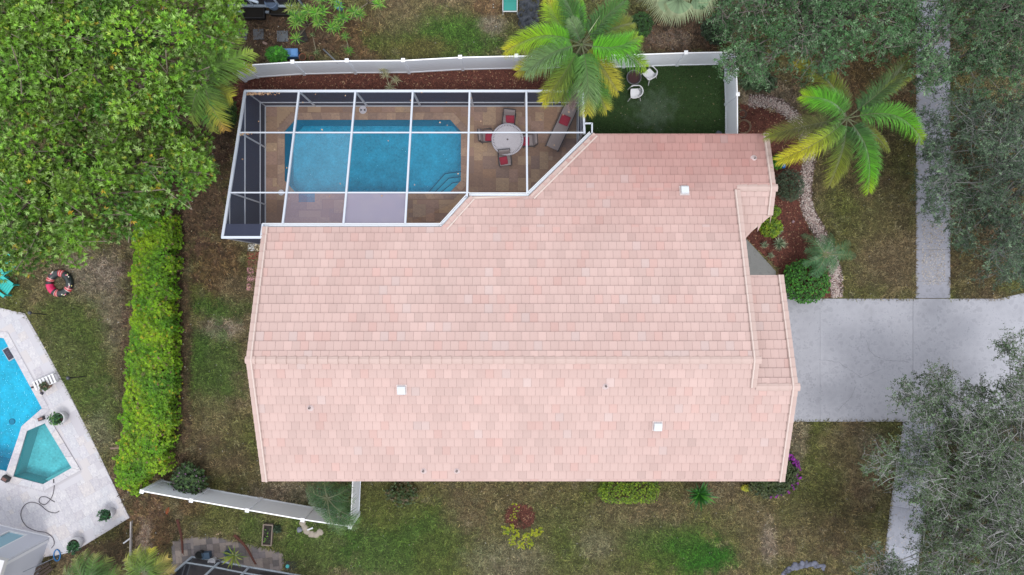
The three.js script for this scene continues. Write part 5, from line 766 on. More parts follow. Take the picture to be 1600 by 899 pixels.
// ---------------------------------------------------------------- things in the fenced corner
{
  const W = mat(S(232, 234, 240), .45), wv = vmat(.45), w = S(232, 234, 240);
  const t = thing('plastic_chair', 'white plastic garden chair by the fence, turned up left to the fire pit', 'chair', V(0, 0, 0), 0, 'white plastic garden chairs');
  { // seat with slots, curved back hoop, arms, legs; faces -z
    const sh = new THREE.Shape(); sh.moveTo(-.2, -.21); sh.quadraticCurveTo(0, -.25, .2, -.21); sh.lineTo(.21, .12); sh.quadraticCurveTo(.19, .22, 0, .23); sh.quadraticCurveTo(-.19, .22, -.21, .12); sh.lineTo(-.2, -.21);
    for (const x of [-.1, -.035, .03, .095]) { const h = new THREE.Path(); h.moveTo(x, -.02); h.lineTo(x + .014, -.02); h.lineTo(x + .014, .14); h.lineTo(x, .14); sh.holes.push(h); }
    const g = new THREE.ExtrudeGeometry(sh, { depth: .025, bevelEnabled: true, bevelSize: .008, bevelThickness: .008, bevelSegments: 2 }); g.rotateX(Math.PI / 2); g.scale(1, 1, 1); g.translate(0, .43, 0); mesh('seat', g, W, t);
    const arc = (r, y, z0, a0, a1, n = 16) => Array.from({ length: n + 1 }, (_, i) => { const a = a0 + (a1 - a0) * i / n; return V(Math.cos(a) * r, y, z0 + Math.sin(a) * r * .95); });
    const b = new MB(); b.tube(arc(.27, .8, .02, .35, Math.PI - .35), .024, 8, w); for (let k = -3; k <= 3; k++) { const a = Math.PI / 2 + k * .27; b.bar(V(Math.cos(a) * .27, .8, .02 + Math.sin(a) * .256), V(Math.cos(a) * .2, .43, Math.sin(a) * .2), .045, .012, w); } b.build('backrest', wv, t, true);
    for (const s of [-1, 1]) { const a = new MB(); a.tube([V(s * .255, .79, .1), V(s * .285, .68, -.02), V(s * .29, .66, -.14), V(s * .25, .64, -.24)], .026, 8, w); a.build('armrest', wv, t, true); const f = new MB(); f.tube([V(s * .25, .64, -.24), V(s * .26, .35, -.27), V(s * .28, 0, -.3)], .022, 8, w); f.build('leg', wv, t, true); const k = new MB(); k.tube([V(s * .2, .42, .2), V(s * .24, .2, .26), V(s * .26, 0, .31)], .022, 8, w); k.build('leg', wv, t, true); }
  }
  const a = P(1015, 117, .4), b = P(993, 146, .4); t.position.set(a.x, 0, a.z); t.rotation.y = -1.05 + Math.PI * 1.0 - 1.35;
  copyOf(t, V(b.x, 0, b.z), Math.PI / 2, 'white plastic garden chair further down the grass, below the first one');
  const p = P(990, 122, .2), f = thing('fire_pit', 'dark round metal fire pit between the palm and the white chairs', 'fire pit', V(p.x, 0, p.z));
  mesh('bowl', new THREE.LatheGeometry([[.02, .14], [.2, .17], [.3, .3], [.34, .32], [.34, .335], [.29, .32], [.19, .19], [.02, .16]].map(([x, y]) => new THREE.Vector2(x, y)), 32), mat(S(58, 46, 48), .7), f); mesh('ash', (() => { const g = new THREE.CircleGeometry(.25, 24); g.rotateX(-Math.PI / 2); g.translate(0, .25, 0); return g; })(), mat(S(66, 40, 42), .95), f); mesh('rim', (() => { const g = new THREE.TorusGeometry(.33, .02, 8, 40); g.rotateX(Math.PI / 2); g.translate(0, .33, 0); return g; })(), mat(S(110, 110, 118), .4), f);
  for (let k = 0; k < 3; k++) { const q = k * 2.09, m = new MB(); m.bar(V(Math.cos(q) * .2, .18, Math.sin(q) * .2), V(Math.cos(q) * .3, 0, Math.sin(q) * .3), .03, .03, S(50, 46, 48)); m.build('leg', frameDark, f); }
  const st = (name, label, px, py, r, c, h = .1) => { const g = new THREE.IcosahedronGeometry(r, 2), q = g.attributes.position; for (let i = 0; i < q.count; i++) { const k = 1 + .12 * n2(q.getX(i) * 6 + px, q.getZ(i) * 6 + q.getY(i) * 5); q.setXYZ(i, q.getX(i) * k, q.getY(i) * k * h / r, q.getZ(i) * k); } g.computeVertexNormals(); const o = mesh(name, g, mat(c, .9), scene); o.position.copy(P(px, py, h * .5)); tag(o, label, 'stone'); return o; };
  st('stone', 'round grey stone by the roof edge in the grass corner', 1123, 210, .16, S(98, 104, 116), .14);
  st('stone', 'grey boulder beside the round stones at the lower fence post', 468, 828, .13, S(128, 132, 144), .16);
  st('stone', 'small pinkish stone lying in the front mulch bed', 1239.5, 346.5, .07, S(168, 142, 150), .08);
  // wire hoops and a coiled hose by the side fence
  const hose = thing('coiled_hose', 'coil of pale hose lying in mulch right of the side fence', 'hose', P(1162, 198, .05)); const r = rng(61); for (let k = 0; k < 4; k++) { const g = new THREE.TorusGeometry(.29 + .012 * k, .012, 6, 40); g.rotateX(Math.PI / 2 + (r() - .5) * .08); g.translate((r() - .5) * .03, .02 * k, (r() - .5) * .03); mesh('coil', g, mat(S(138, 116, 96), .7), hose); } const hub = thing('rope_coil', 'smaller dark coil just above the pale hose coil', 'hose', P(1160, 178, .04)); for (let k = 0; k < 3; k++) { const g = new THREE.TorusGeometry(.15 + .02 * k, .011, 6, 30); g.rotateX(Math.PI / 2); g.translate(.01 * k, .012 * k, 0); mesh('coil', g, mat(S(96, 80, 74), .8), hub); }
  // blue glass ornament by the roof end
  const orn = thing('gazing_ball', 'small blue garden ornament on a stake beside the right roof end', 'garden ornament', P(1217.5, 262.5, 0)); const sp = new THREE.SphereGeometry(.1, 20, 14); sp.scale(1, 1.1, 1.25); sp.translate(0, .55, 0); mesh('ball', sp, mat(S(40, 120, 210), .25), orn); const stk = new MB(); stk.bar(V(0, 0, 0), V(0, .48, 0), .02, .02, S(90, 90, 96)); stk.build('stake', frameDark, orn);
}

// ---------------------------------------------------------------- stepping pavers by the west wall, and in the top bed
{
  const d = parentStruct('stepping_path', 'short path of coloured square pavers at the north west house corner');
  const sq = slab(rect(-.165, -.165, .165, .165), 0, .05, .008); [[393, 387, 206, 210, 214], [404, 387, 216, 204, 178], [392.5, 399.5, 150, 60, 56], [404, 399.5, 158, 64, 58], [392.5, 411.5, 140, 84, 78], [404, 411.5, 132, 72, 66], [391.5, 423.5, 196, 136, 148], [391.5, 436, 196, 140, 150], [404, 424, 160, 96, 90], [391, 448.5, 190, 136, 146], [403.5, 437, 188, 130, 138]].forEach(([x, y, r, g, b], i) => { const o = mesh('paver', sq, stone(S(r, g, b, 1.35)), d); o.position.copy(P(x, y, 0)); o.rotation.y = .03 * ((i % 3) - 1); });
  scatter('gravel', 'grey gravel round the coloured pavers', pebbleGeo, mat([1, 1, 1], .85), 500, (r) => { const p = P(384 + r() * 28, 374 + r() * 18 * (r() < .6 ? 1 : 5), 0); return { x: p.x, y: .015, z: p.z, s: [.5, .4, .5], c: mulc(S(150, 136, 120), .7 + .6 * r()) }; }, 62);
  const e = parentStruct('stepping_stones', 'row of square grey stepping slabs in the brown bed at the top');
  [[378, 53, .52, S(116, 118, 124)], [404, 54, .5, S(104, 106, 112)], [441.5, 57, .52, S(112, 118, 126)], [470, 58, .56, S(52, 50, 48)]].forEach(([x, y, s, c], i) => { const o = mesh('slab', slab(rect(-s / 2, -s / 2, s / 2, s / 2), 0, .05, .012), stone(c), e); o.position.copy(P(x, y, 0)); o.rotation.y = [-.12, .04, .03, .3][i]; if (i === 3) o.userData.label = 'dark tilted slab'; });
  const br = mesh('brick', slab(rect(-.11, -.055, .11, .055), 0, .06, .006), stone(S(168, 142, 132)), scene); br.position.copy(P(414, 68, 0)); br.rotation.y = -.5; tag(br, 'single loose pale brick below the grey stepping slabs', 'brick');
}
function tub(name, label, px, py, w, d, h, ry, c, cin, cat = 'container', extra) { // open box with walls, a floor and a rim
  const t = thing(name, label, cat, P(px, py, 0), ry), m = new MB(), e = .03; m.box(0, h / 2, -d / 2 + e / 2, w, h, e, c).box(0, h / 2, d / 2 - e / 2, w, h, e, c).box(-w / 2 + e / 2, h / 2, 0, e, h, d - 2 * e - .002, c).box(w / 2 - e / 2, h / 2, 0, e, h, d - 2 * e - .002, c); m.build('side', vmat(.6), t); const f = new MB(); f.box(0, h * .45, 0, w - 2 * e - .004, h * .8, d - 2 * e - .004, cin); f.build('filling', vmat(.95), t);
  const r = new MB(); r.box(0, h + .01, -d / 2, w + .05, .03, .05, mulc(c, 1.1)).box(0, h + .01, d / 2, w + .05, .03, .05, mulc(c, 1.1)).box(-w / 2, h + .012, 0, .05, .03, d, mulc(c, 1.1)).box(w / 2, h + .012, 0, .05, .03, d, mulc(c, 1.1)); r.build('rim', vmat(.6), t); if (extra) extra(t); return t;
}
{
  const lid = (c) => (t) => {}; const K = S(24, 24, 28);
  tub('planter_box', 'black square planter tub below the upper left screen edge', 400, 22, .95, .58, .3, 0, K, S(34, 30, 26), 'planter'); tub('planter_box', 'black long planter tub under the dracaenas', 441, 21, .98, .34, .3, -.04, K, S(36, 32, 24), 'planter');
  const crate = (px, py, label) => { const t = thing('storage_bin', label, 'bin', P(px, py, 0), .02, 'blue lidded bins behind the fence'), m = new MB(), B = S(96, 150, 214); m.hex([V(-.14, 0, -.14), V(.14, 0, -.14), V(.14, 0, .14), V(-.14, 0, .14)], [V(-.165, .5, -.17), V(.165, .5, -.17), V(.165, .5, .17), V(-.165, .5, .17)], mulc(B, .5)); m.build('tub', vmat(.5), t); const l = new MB(); l.box(0, .52, 0, .35, .05, .37, B).box(0, .555, 0, .25, .03, .27, mulc(B, 1.1)); l.build('lid', vmat(.45), t); return t; };
  crate(453, 88, 'left blue lidded bin beside the bright green shrub behind the fence'); crate(464.5, 88, 'right blue lidded bin with the terracotta pot next to it');
  const pot = (name, label, px, py, r, h, c, soil, cat = 'plant pot') => { const t = thing(name, label, cat, P(px, py, 0)); mesh('vessel', new THREE.LatheGeometry([[.0, 0], [r * .7, 0], [r * .95, h * .9], [r, h * .92], [r, h], [r * .88, h], [r * .84, h * .85], [0, h * .85]].map(([a, b]) => new THREE.Vector2(a, b)), 28), mat(c, .6), t); mesh('soil', (() => { const g = new THREE.CircleGeometry(r * .86, 20); g.rotateX(-Math.PI / 2); g.translate(0, h * .87, 0); return g; })(), mat(soil, .95), t); return t; };
  pot('plant_pot', 'terracotta pot standing behind the top fence beside the blue bins', 475, 92, .17, .3, S(150, 92, 66), S(70, 54, 40)); pot('plant_pot', 'small terracotta pot to the right of the first, behind the top fence', 489, 93, .13, .25, S(140, 96, 70), S(70, 56, 44));
  pot('plant_pot', 'pale blue grey round pot at the top edge above the dark planters', 431, 12, .3, .75, S(136, 160, 196), S(120, 140, 170)); pot('plant_pot', 'light blue pot at the top edge among the dracaenas', 532, 14, .19, .55, S(116, 176, 214), S(96, 150, 190));
  const pole = thing('pipe', 'grey pipe leaning against the back of the top fence', 'pipe', V(0, 0, 0)); { const m = new MB(); m.tube([P(505, 77, .05), P(526, 97, 1.5)], .035, 8, S(136, 142, 152)); m.build('tube', vmat(.5), pole, true); const c = new MB(); c.tube([P(525, 96, 1.44), P(527, 98, 1.56)], .045, 8, S(110, 116, 126)); c.build('end_cap', vmat(.5), pole, true); }
  // teal chair and tarp at the top
  const t = thing('folding_chair', 'teal seated garden chair with white frame at the top edge by the palm', 'chair', P(797, 12, 0)); { const T = S(44, 150, 140), w = S(220, 226, 230); const s = new MB(); s.box(0, .44, 0, .6, .05, .62, T); s.build('seat', vmat(.7), t); const b = new MB(); b.box(0, .66, -.34, .6, .42, .05, mulc(T, .9)); b.build('backrest', vmat(.7), t); for (const x of [-.33, .33]) { const m = new MB(); m.tube([V(x, 0, .36), V(x, .5, .33), V(x, .56, -.3), V(x, .9, -.36)], .022, 6, w); m.build('frame', vmat(.4), t, true); const l = new MB(); l.bar(V(x, 0, -.34), V(x, .5, -.3), .04, .04, w); l.build('leg', vmat(.4), t); } const c = new MB(); c.bar(V(-.33, .42, .34), V(.33, .42, .34), .04, .04, w); c.build('crossbar', vmat(.4), t); }
  { const t2 = thing('tarp', 'crumpled dark tarp on the ground between teal chair and palm', 'tarp', P(826, 24, 0)), g = new THREE.PlaneGeometry(.95, 1.35, 22, 26), p = g.attributes.position; g.rotateX(-Math.PI / 2); for (let i = 0; i < p.count; i++) { const x = p.getX(i), z = p.getZ(i); p.setXYZ(i, x + .1 * n2(z * 2, 4), .12 + .1 * n2(x * 3, z * 3) + .05 * n2b(x * 8, z * 8), z + .1 * n2(x * 2, 9)); } g.computeVertexNormals(); mesh('sheet', g, mat(S(56, 62, 72), .6), t2); }
  // neighbour's screen cage at the top left
  const c = thing('screen_enclosure', 'corner of a dark screened cage with white frame at the top left edge', 'screen enclosure', V(0, 0, 0)); { const W = S(190, 206, 224), h = 2.4, b = (n, a, q, k = .08) => { const m = new MB(); m.bar(a, q, k, k, W); m.build(n, vmat(.4), c); }; const A = P(370, -30, 0), B = P(470, -22, 0); b('beam', P(374, -6, h), P(403, 4, h), .1); const q = (x, y, hh) => P(x, y, hh); b('eave_beam', V(-13.2, .35, -13.1), V(-9.6, .35, -13.05), .12); b('sill', V(-13.2, .1, -12.9), V(-9.6, .1, -12.85), .1); for (const x of [-13.1, -12, -10.8, -9.7]) b('post', V(x, 0, -13.1), V(x, h, -13.1), .08); b('beam', V(-13.2, h, -13.15), V(-9.6, h, -13.1), .1); const m = new MB(); m.quad(V(-13.2, .1, -13.12), V(-9.6, .1, -13.08), V(-9.6, h, -13.12), V(-13.2, h, -13.16), [1, 1, 1]); const g = m.geometry(); g.deleteAttribute('color'); mesh('screen_panel', g, mat(S(44, 46, 58), .9, { transparent: true, opacity: .93 }), c); }
}

// ---------------------------------------------------------------- things around the bottom patio
{
  const d = parentStruct('patio', 'grey weathered paver patio at the bottom edge'); const mats = [[124, 116, 118], [112, 106, 108], [138, 128, 126], [104, 98, 98], [146, 134, 128], [118, 108, 104]].map((c) => stone(S(...c)));
  ashlar(d, patioPoly, [], .15, 0, .045, mats, .1, 71, [[2, 2], [2, 2], [2, 1], [1, 2], [2, 3]]);
  const c = thing('screen_enclosure', 'dark screened cage with white frame cut by the bottom edge', 'screen enclosure', V(0, 0, 0)), W = S(206, 218, 232), b = (n, a, q, k = .09) => { const m = new MB(); m.bar(a, q, k, k, W); m.build(n, vmat(.4), c); }, net = mat(S(36, 40, 52), .9, { transparent: true, opacity: .9 }), Q = (pts) => { const m = new MB(); m.quad(...pts, [1, 1, 1]); const g = m.geometry(); g.deleteAttribute('color'); mesh('screen_panel', g, net, c); };
  { // base line on the ground runs along the patio; tops lean outwards in view
    const p = [P(301, 870, 0), P(345, 877, 0), P(390, 886, 0), P(458, 897, 0), P(500, 904, 0)], up = (q, h) => V(q.x, h, q.z), H = 2.5;
    for (const q of p) b('post', up(q, 0), up(q, H)); for (let i = 0; i < 4; i++) { b('rail', up(p[i], .75), up(p[i + 1], .75), .07); b('sill', up(p[i], .08), up(p[i + 1], .08), .08); b('eave_beam', up(p[i], H), up(p[i + 1], H), .1); Q([up(p[i], .08), up(p[i + 1], .08), up(p[i + 1], H), up(p[i], H)]); }
    const e = P(282, 935, 0); b('sill', up(p[0], .081), up(e, .081), .08); b('rail', up(p[0], .755), up(e, .755), .07); b('eave_beam', up(p[0], H + .003), up(e, H + .003), .1); Q([up(p[0], .08), up(e, .08), up(e, H), up(p[0], H)]);
  }
  const pot = (label, px, py, r, h, c1, soil) => { const t = thing('plant_pot', label, 'plant pot', P(px, py, 0)); mesh('vessel', new THREE.LatheGeometry([[0, 0], [r * .7, 0], [r * .95, h * .9], [r, h * .92], [r, h], [r * .86, h], [r * .8, h * .8], [0, h * .8]].map(([a, q]) => new THREE.Vector2(a, q)), 28), mat(c1, .6), t); mesh('soil', (() => { const g = new THREE.CircleGeometry(r * .82, 20); g.rotateX(-Math.PI / 2); g.translate(0, h * .84, 0); return g; })(), mat(soil, .95), t); return t; };
  pot('round white planter pot beside the spiky plant on the patio', 335.5, 874, .17, .4, S(226, 228, 232), S(206, 206, 214)); pot('small grey pot between white pot and spiky plant', 344, 875, .12, .3, S(136, 136, 146), S(80, 78, 82)); pot('black tub at the left end of the pots on the patio', 316, 864, .2, .35, S(34, 36, 40), S(30, 32, 32)); pot('dusky blue pot behind the spiky plant', 359, 861, .16, .35, S(70, 92, 112), S(52, 62, 66));
  { const t = thing('storage_bin', 'small slate blue lidded box on the patio beside the black tub', 'bin', P(326, 865, 0), .1), m = new MB(); m.box(0, .16, 0, .32, .32, .26, S(60, 80, 100)); m.build('tub', vmat(.6), t); const l = new MB(); l.box(0, .335, 0, .35, .03, .29, S(76, 100, 124)); l.build('lid', vmat(.5), t); }
  tub('planter_box', 'narrow wooden planter box with dark soil in the lawn under the fence', 421, 833, .42, .95, .3, -.07, S(120, 106, 96), S(44, 40, 36), 'planter', (t) => { const m = new MB(), r = rng(72); for (let k = 0; k < 26; k++) whorl(m, r, V((r() - .5) * .3, .32, -.35 + r() * .7), V(0, 1, 0), 4, .07, .03, r() < .3 ? S(130, 190, 50) : S(60, 80, 46), 1); m.build('seedling', LEAFT, t); });
  shrub('shrub', 'dark little plant beside the wooden planter box', 433, 826, 6, 5, .3, [S(40, 62, 40), S(54, 78, 50)], 265, { n: 60, mat: LEAF });
  { const t = thing('step_mat', 'dark square slab with a turquoise disc on the lawn by the patio', 'slab', P(455, 884, 0), -.03); mesh('slab', slab(rect(-.3, -.22, .3, .22), 0, .06, .01), stone(S(52, 54, 60)), t); mesh('disc', (() => { const g = new THREE.CylinderGeometry(.085, .085, .05, 24); g.translate(-.15, .085, .01); return g; })(), mat(S(90, 204, 206), .5), t); }
  // dead brown palm fronds lying about
  const dead = (label, a, m1, e) => { const o = thing('dead_frond', label, 'palm frond'), r = rng(73 + a[0]), p = [a, m1, e].map(([x, y]) => P(x, y, .06)), cv = new THREE.CatmullRomCurve3(p), m = new MB(), c = S(104, 62, 52); m.tube(cv.getPoints(14), (s) => .07 * (1.05 - .7 * s) + .015, 6, c); m.build('stalk', vmat(.9), o, true); const l = new MB(); for (let k = 0; k < 70; k++) { const s = r(), q = cv.getPoint(s), t = cv.getTangent(s), sd = V(-t.z, 0, t.x).multiplyScalar(r() < .5 ? 1 : -1), e2 = q.clone().addScaledVector(t, .12 + .1 * r()).addScaledVector(sd, .05 + .08 * r()).setY(.03); l.tri(q, q.clone().addScaledVector(t, .03), e2, mulc(c, .7 + .7 * r())); } l.build('leaflet', vmat(.95), o); };
  dead('long dry brown palm frond lying across the left end of the patio', [277, 812], [283, 838], [285, 865]); dead('dry brown palm frond lying from lawn to patio by the spiky plant', [366, 836], [383, 854], [399, 882]);
  { const o = thing('timber_offcut', 'short pale stick of timber on the grass above the patio', 'timber', P(340, 835, .03), .62), m = new MB(); m.box(0, 0, 0, .34, .05, .07, S(204, 176, 150)); m.build('plank', vmat(.8), o); const e = new MB(); e.box(.175, 0, 0, .012, .045, .064, S(170, 140, 110)); e.build('sawn_end', vmat(.8), o); }
  { const o = thing('fallen_leaf', 'large orange brown dry leaf below the slanting fence', 'leaf', P(258, 797, .03)), m = new MB(), r = rng(75); for (let k = 0; k < 5; k++) m.leaf(V(0, 0, 0), V(Math.cos(k * .4 - .5), .12, Math.sin(k * .4 - .5)).normalize(), V(-Math.sin(k * .4 - .5), 0, Math.cos(k * .4 - .5)), V(0, 1, 0), .26, .1, S(190, 96, 56), .2); m.build('blade', vmat(.9), o); }
  // ring of stones by the fence post
  const sr = rng(76); for (const [x, y, i] of [[473, 818, 0], [476, 825, 1], [480, 831, 2], [487, 835, 3], [494, 836, 4], [500, 832, 5]]) { const g = new THREE.IcosahedronGeometry(.17, 2), q = g.attributes.position; for (let k = 0; k < q.count; k++) { const f = 1 + .15 * n2(q.getX(k) * 5 + x, q.getZ(k) * 5); q.setXYZ(k, q.getX(k) * f, q.getY(k) * .5 * f, q.getZ(k) * f); } g.computeVertexNormals(); const o = mesh('stone', g, mat(S(168, 158, 146), .9), scene); o.position.copy(P(x, y, .05)); tag(o, `pale edging stone, ${['first below the fence post', 'second in the curve from the fence post', 'third in the curve from the fence post', 'fourth in the curve, at its lowest bend', 'fifth in the curve, below the white stake', 'last of the curve towards the palm'][i]}`, 'stone', 'edging stones at the fence post'); }
  { const o = thing('garden_stake', 'short white stake lying inside the curve of edging stones', 'stake', P(484, 827, .12), .35), m = new MB(); m.box(0, 0, 0, .24, .05, .06, S(226, 226, 232)); m.build('shaft', vmat(.6), o); const c = new MB(); c.box(.13, 0, 0, .03, .07, .08, S(240, 240, 244)); c.build('end_cap', vmat(.6), o); }
  // pond edge at the bottom right
  const pr = rng(77); { const o = thing('stone_edging', 'grey curved pile of stones edging a dark pit at the bottom edge', 'stone edging', V(0, 0, 0)); for (let k = 0; k < 90; k++) { const a = Math.PI + (k + pr()) / 90 * Math.PI, c = P(1262 + Math.cos(a) * 38, 902 + Math.sin(a) * (17 + 5 * pr()), .06); if (c.x > 14.6) continue; const g = new THREE.IcosahedronGeometry(.06 + .06 * pr(), 1); g.scale(1, .6, 1 + .4 * pr()); const s = mesh('stone', g, mat(mulc(S(110, 114, 132), .35 + .9 * pr()), .9), o); s.position.copy(c).add(V((pr() - .5) * .1, .05 * pr(), (pr() - .5) * .1)); s.rotation.y = pr() * 3; } mesh('pit', sheet(ringPoly(1268, 906, .95, 20, .05), .02), mat(S(26, 30, 30), .9), o); }
}

// ---------------------------------------------------------------- the neighbour's pool terrace at left
{
  const WT = [[206, 204, 212], [202, 200, 208], [210, 208, 214], [198, 195, 203], [208, 203, 206], [203, 203, 211]].map((c) => stone(S(...c), .7));
  const d = parentStruct('pool_terrace', 'white travertine paved terrace around the turquoise pool at left'); const nrim = grow(nPoolPoly, .26), srim = grow(spaPoly, .32);
  mesh('terrace_base', slab(nDeckPoly, -.1, .078, 0, [grow(nPoolPoly, .05), grow(spaPoly, .05)]), mat(S(196, 193, 200), .9), d);
  ashlar(d, nDeckPoly, [nrim, srim], .2, .03, .085, WT, -1.06, 81, [[2, 2], [3, 2], [2, 3], [3, 3], [2, 2], [3, 3]]);
  coping(d, nPoolPoly, .02, .27, .028, .095, WT, .6);
  pool('swimming_pool', 'bright turquoise pool cut by the left edge of the frame', nPoolPoly, [.03, .42, .57], [.3, .88, .95], 1.5, -.04, { tile: S(90, 150, 190), ripple: .05 });
  pool('spa_pool', 'small pale teal wedge shaped spa set in the white terrace', spaPoly, [.16, .42, .46], [.60, .91, .93], .75, .02, { tile: S(60, 110, 130) });
  coping(d, spaPoly, .0, .3, .029, .12, WT, .55);
  // spa bench
  { const g = slab(polyAt([[112, 727], [114, 730.5], [69, 756], [64, 752]]).map((p) => p), -.74, -.3); mesh('bench', g, mat([.24, .52, .53], .8), d); }
  // house corner
  const h = thing('white_house', 'white rendered house corner with two blue glazed windows at bottom left', 'house'); const c0 = P(79, 838, 0), nW = P(0, 819.5, 0).sub(c0).setY(0).normalize(), eS = P(60, 899, 0).sub(c0).setY(0).normalize(), H = 3.3, WC = S(212, 216, 230);
  const wallBox = (name, o, dir, inn, s0, s1, y0, y1, th, c) => { const a = o.clone().addScaledVector(dir, s0), b = o.clone().addScaledVector(dir, s1), m = new MB(), k = (p, y, q) => V(p.x + inn.x * q, y, p.z + inn.z * q); m.hex([k(a, y0, 0), k(b, y0, 0), k(b, y0, th), k(a, y0, th)], [k(a, y1, 0), k(b, y1, 0), k(b, y1, th), k(a, y1, th)], c); return m.build(name, vmat(.85), h); };
  const inN = V(-nW.z, 0, nW.x).multiplyScalar(-1), inE = V(-eS.z, 0, eS.x); if (inN.z < 0) inN.negate(); if (inE.x > 0) inE.negate();
  const win = [[.85, 1.75], [2.25, 3.2]]; // along the north wall from the corner
  wallBox('wall', c0, nW, inN, 0, .85, 0, H, .2, WC); wallBox('wall', c0, nW, inN, 1.75, 2.25, 0, H, .2, WC); wallBox('wall', c0, nW, inN, 3.2, 6, 0, H, .2, WC);
  for (const [a, b] of win) { wallBox('wall', c0, nW, inN, a, b, 0, .35, .2, WC); wallBox('wall', c0, nW, inN, a, b, 2.3, H, .2, WC); const g = new THREE.Group(); g.name = 'window'; h.add(g); const f = wallBox('frame', c0, nW, inN, a, b, .35, .43, .12, S(236, 240, 246)); g.add(f); for (const [s0, s1, y0, y1] of [[a, b, 2.22, 2.3], [a, a + .07, .43, 2.22], [b - .07, b, .43, 2.22]]) g.add(wallBox('frame', c0, nW, inN.clone(), s0, s1, y0, y1, .12, S(236, 240, 246))); const p = wallBox('pane', c0.clone().addScaledVector(inN, .06), nW, inN, a + .07, b - .07, .43, 2.22, .012, S(150, 196, 214)); p.material = mat(S(150, 196, 216), .15); g.add(p); }
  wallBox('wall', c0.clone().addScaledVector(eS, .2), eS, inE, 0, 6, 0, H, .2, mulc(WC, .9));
  wallBox('base_trim', c0.clone().addScaledVector(inN, -.04), nW, inN, -.04, 6, 0, .14, .04, S(236, 238, 244)); wallBox('corner_trim', c0.clone().addScaledVector(inE, -.03), eS, inE, .1, .26, .15, H - .01, .03, S(230, 232, 240));
  { const a = c0.clone().addScaledVector(nW, -.3).addScaledVector(eS, -.3), m = new MB(), q = (s, t, y) => V(a.x + nW.x * s + eS.x * t, y, a.z + nW.z * s + eS.z * t); m.hex([q(0, 0, H), q(7, 0, H), q(7, 7, H), q(0, 7, H)], [q(0, 0, H + .25), q(7, 0, H + .25), q(7, 7, H + .25), q(0, 7, H + .25)], S(216, 216, 220)); m.build('roof', vmat(.8), h); }
  { const g = new THREE.Group(); g.name = 'wall_lamp'; const p = c0.clone().addScaledVector(nW, 2.0).addScaledVector(inN, -.08); g.position.set(p.x, 1.15, p.z); h.add(g); const m = new MB(); m.box(0, 0, 0, .1, .24, .1, S(30, 32, 38)); m.build('lamp_body', vmat(.5), g); const k = new MB(); k.box(0, .14, 0, .16, .03, .16, S(40, 42, 48)); k.build('lamp_cap', vmat(.5), g); }
  { const g = new MB(), p = c0.clone().addScaledVector(eS, 2.35); g.bar(V(p.x + .08, .9, p.z), V(p.x + .08, 2.0, p.z), .05, .05, S(150, 154, 164)); g.bar(V(p.x + .08, .9, p.z), V(p.x + .4, .9, p.z), .05, .05, S(150, 154, 164)); g.build('pipe', vmat(.6), h); }
  // pool net leaning on the wall, and a bench frame beside it
  { const t = thing('pool_net', 'blue headed pool net on a pole leaning against the white house', 'pool net', V(0, 0, 0)), m = new MB(), a = P(36, 894, 1.6), b = P(84, 873, .12); m.tube([a, b], .018, 8, S(150, 160, 172)); m.build('pole', vmat(.4), t, true); const n = new MB(), q = P(89, 868, .1), r0 = .22; n.tube(Array.from({ length: 13 }, (_, i) => { const k = i / 12 * 6.283; return q.clone().add(V(Math.cos(k) * r0 * .7, .02, Math.sin(k) * r0 * 1.2)); }), .028, 6, S(30, 120, 190)); n.build('hoop', vmat(.5), t, true); const s = sheet(Array.from({ length: 12 }, (_, i) => { const k = i / 12 * 6.283; return [q.x + Math.cos(k) * r0 * .66, q.z + Math.sin(k) * r0 * 1.14]; }), q.y - .03); mesh('mesh_bag', s, mat(S(34, 60, 82), .8), t); }
  { const t = thing('bench', 'dark wooden bench frame beside the white house wall', 'bench', P(72, 888, 0), .6), m = new MB(), B = S(62, 48, 42); for (let k = 0; k < 4; k++) { const s = new MB(); s.box(0, .42, -.21 + k * .14, 1.1, .03, .1, mulc(B, .9 + .1 * k)); s.build('slat', vmat(.8), t); } for (const x of [-.48, .48]) for (const z of [-.18, .18]) { const l = new MB(); l.bar(V(x, 0, z), V(x, .4, z), .06, .06, B); l.build('leg', vmat(.8), t); } }
  // potted plants
  const potted = (label, px, py, r, h, c, leafs, seed, dx = 0, dz = 0) => { const t = thing('potted_plant', label, 'potted plant', P(px, py, .08)), q = rng(seed); mesh('vessel', new THREE.LatheGeometry([[0, 0], [r * .75, 0], [r, h * .6], [r * 1.02, h], [r * .84, h], [r * .8, h * .8], [0, h * .8]].map(([a, b]) => new THREE.Vector2(a, b)), 30), mat(c, .55), t); mesh('soil', (() => { const g = new THREE.CircleGeometry(r * .82, 22); g.rotateX(-Math.PI / 2); g.translate(0, h * .83, 0); return g; })(), mat(S(60, 44, 38), .95), t); const m = new MB(); for (let k = 0; k < 90; k++) { const d = dirOf(q, .5), R = r * 1.0 * Math.sqrt(q()); whorl(m, q, V(d.x * R + dx, h * .9 + .25 * q(), d.z * R + dz), d.add(V(0, .5, 0)).normalize(), 5, .1, .05, mulc(leafs[Math.floor(q() * leafs.length)], .7 + .6 * q()), 1); } m.build('foliage', LEAFT, t); return t; };
  const DG = [S(44, 112, 62), S(62, 134, 72), S(36, 92, 54)];
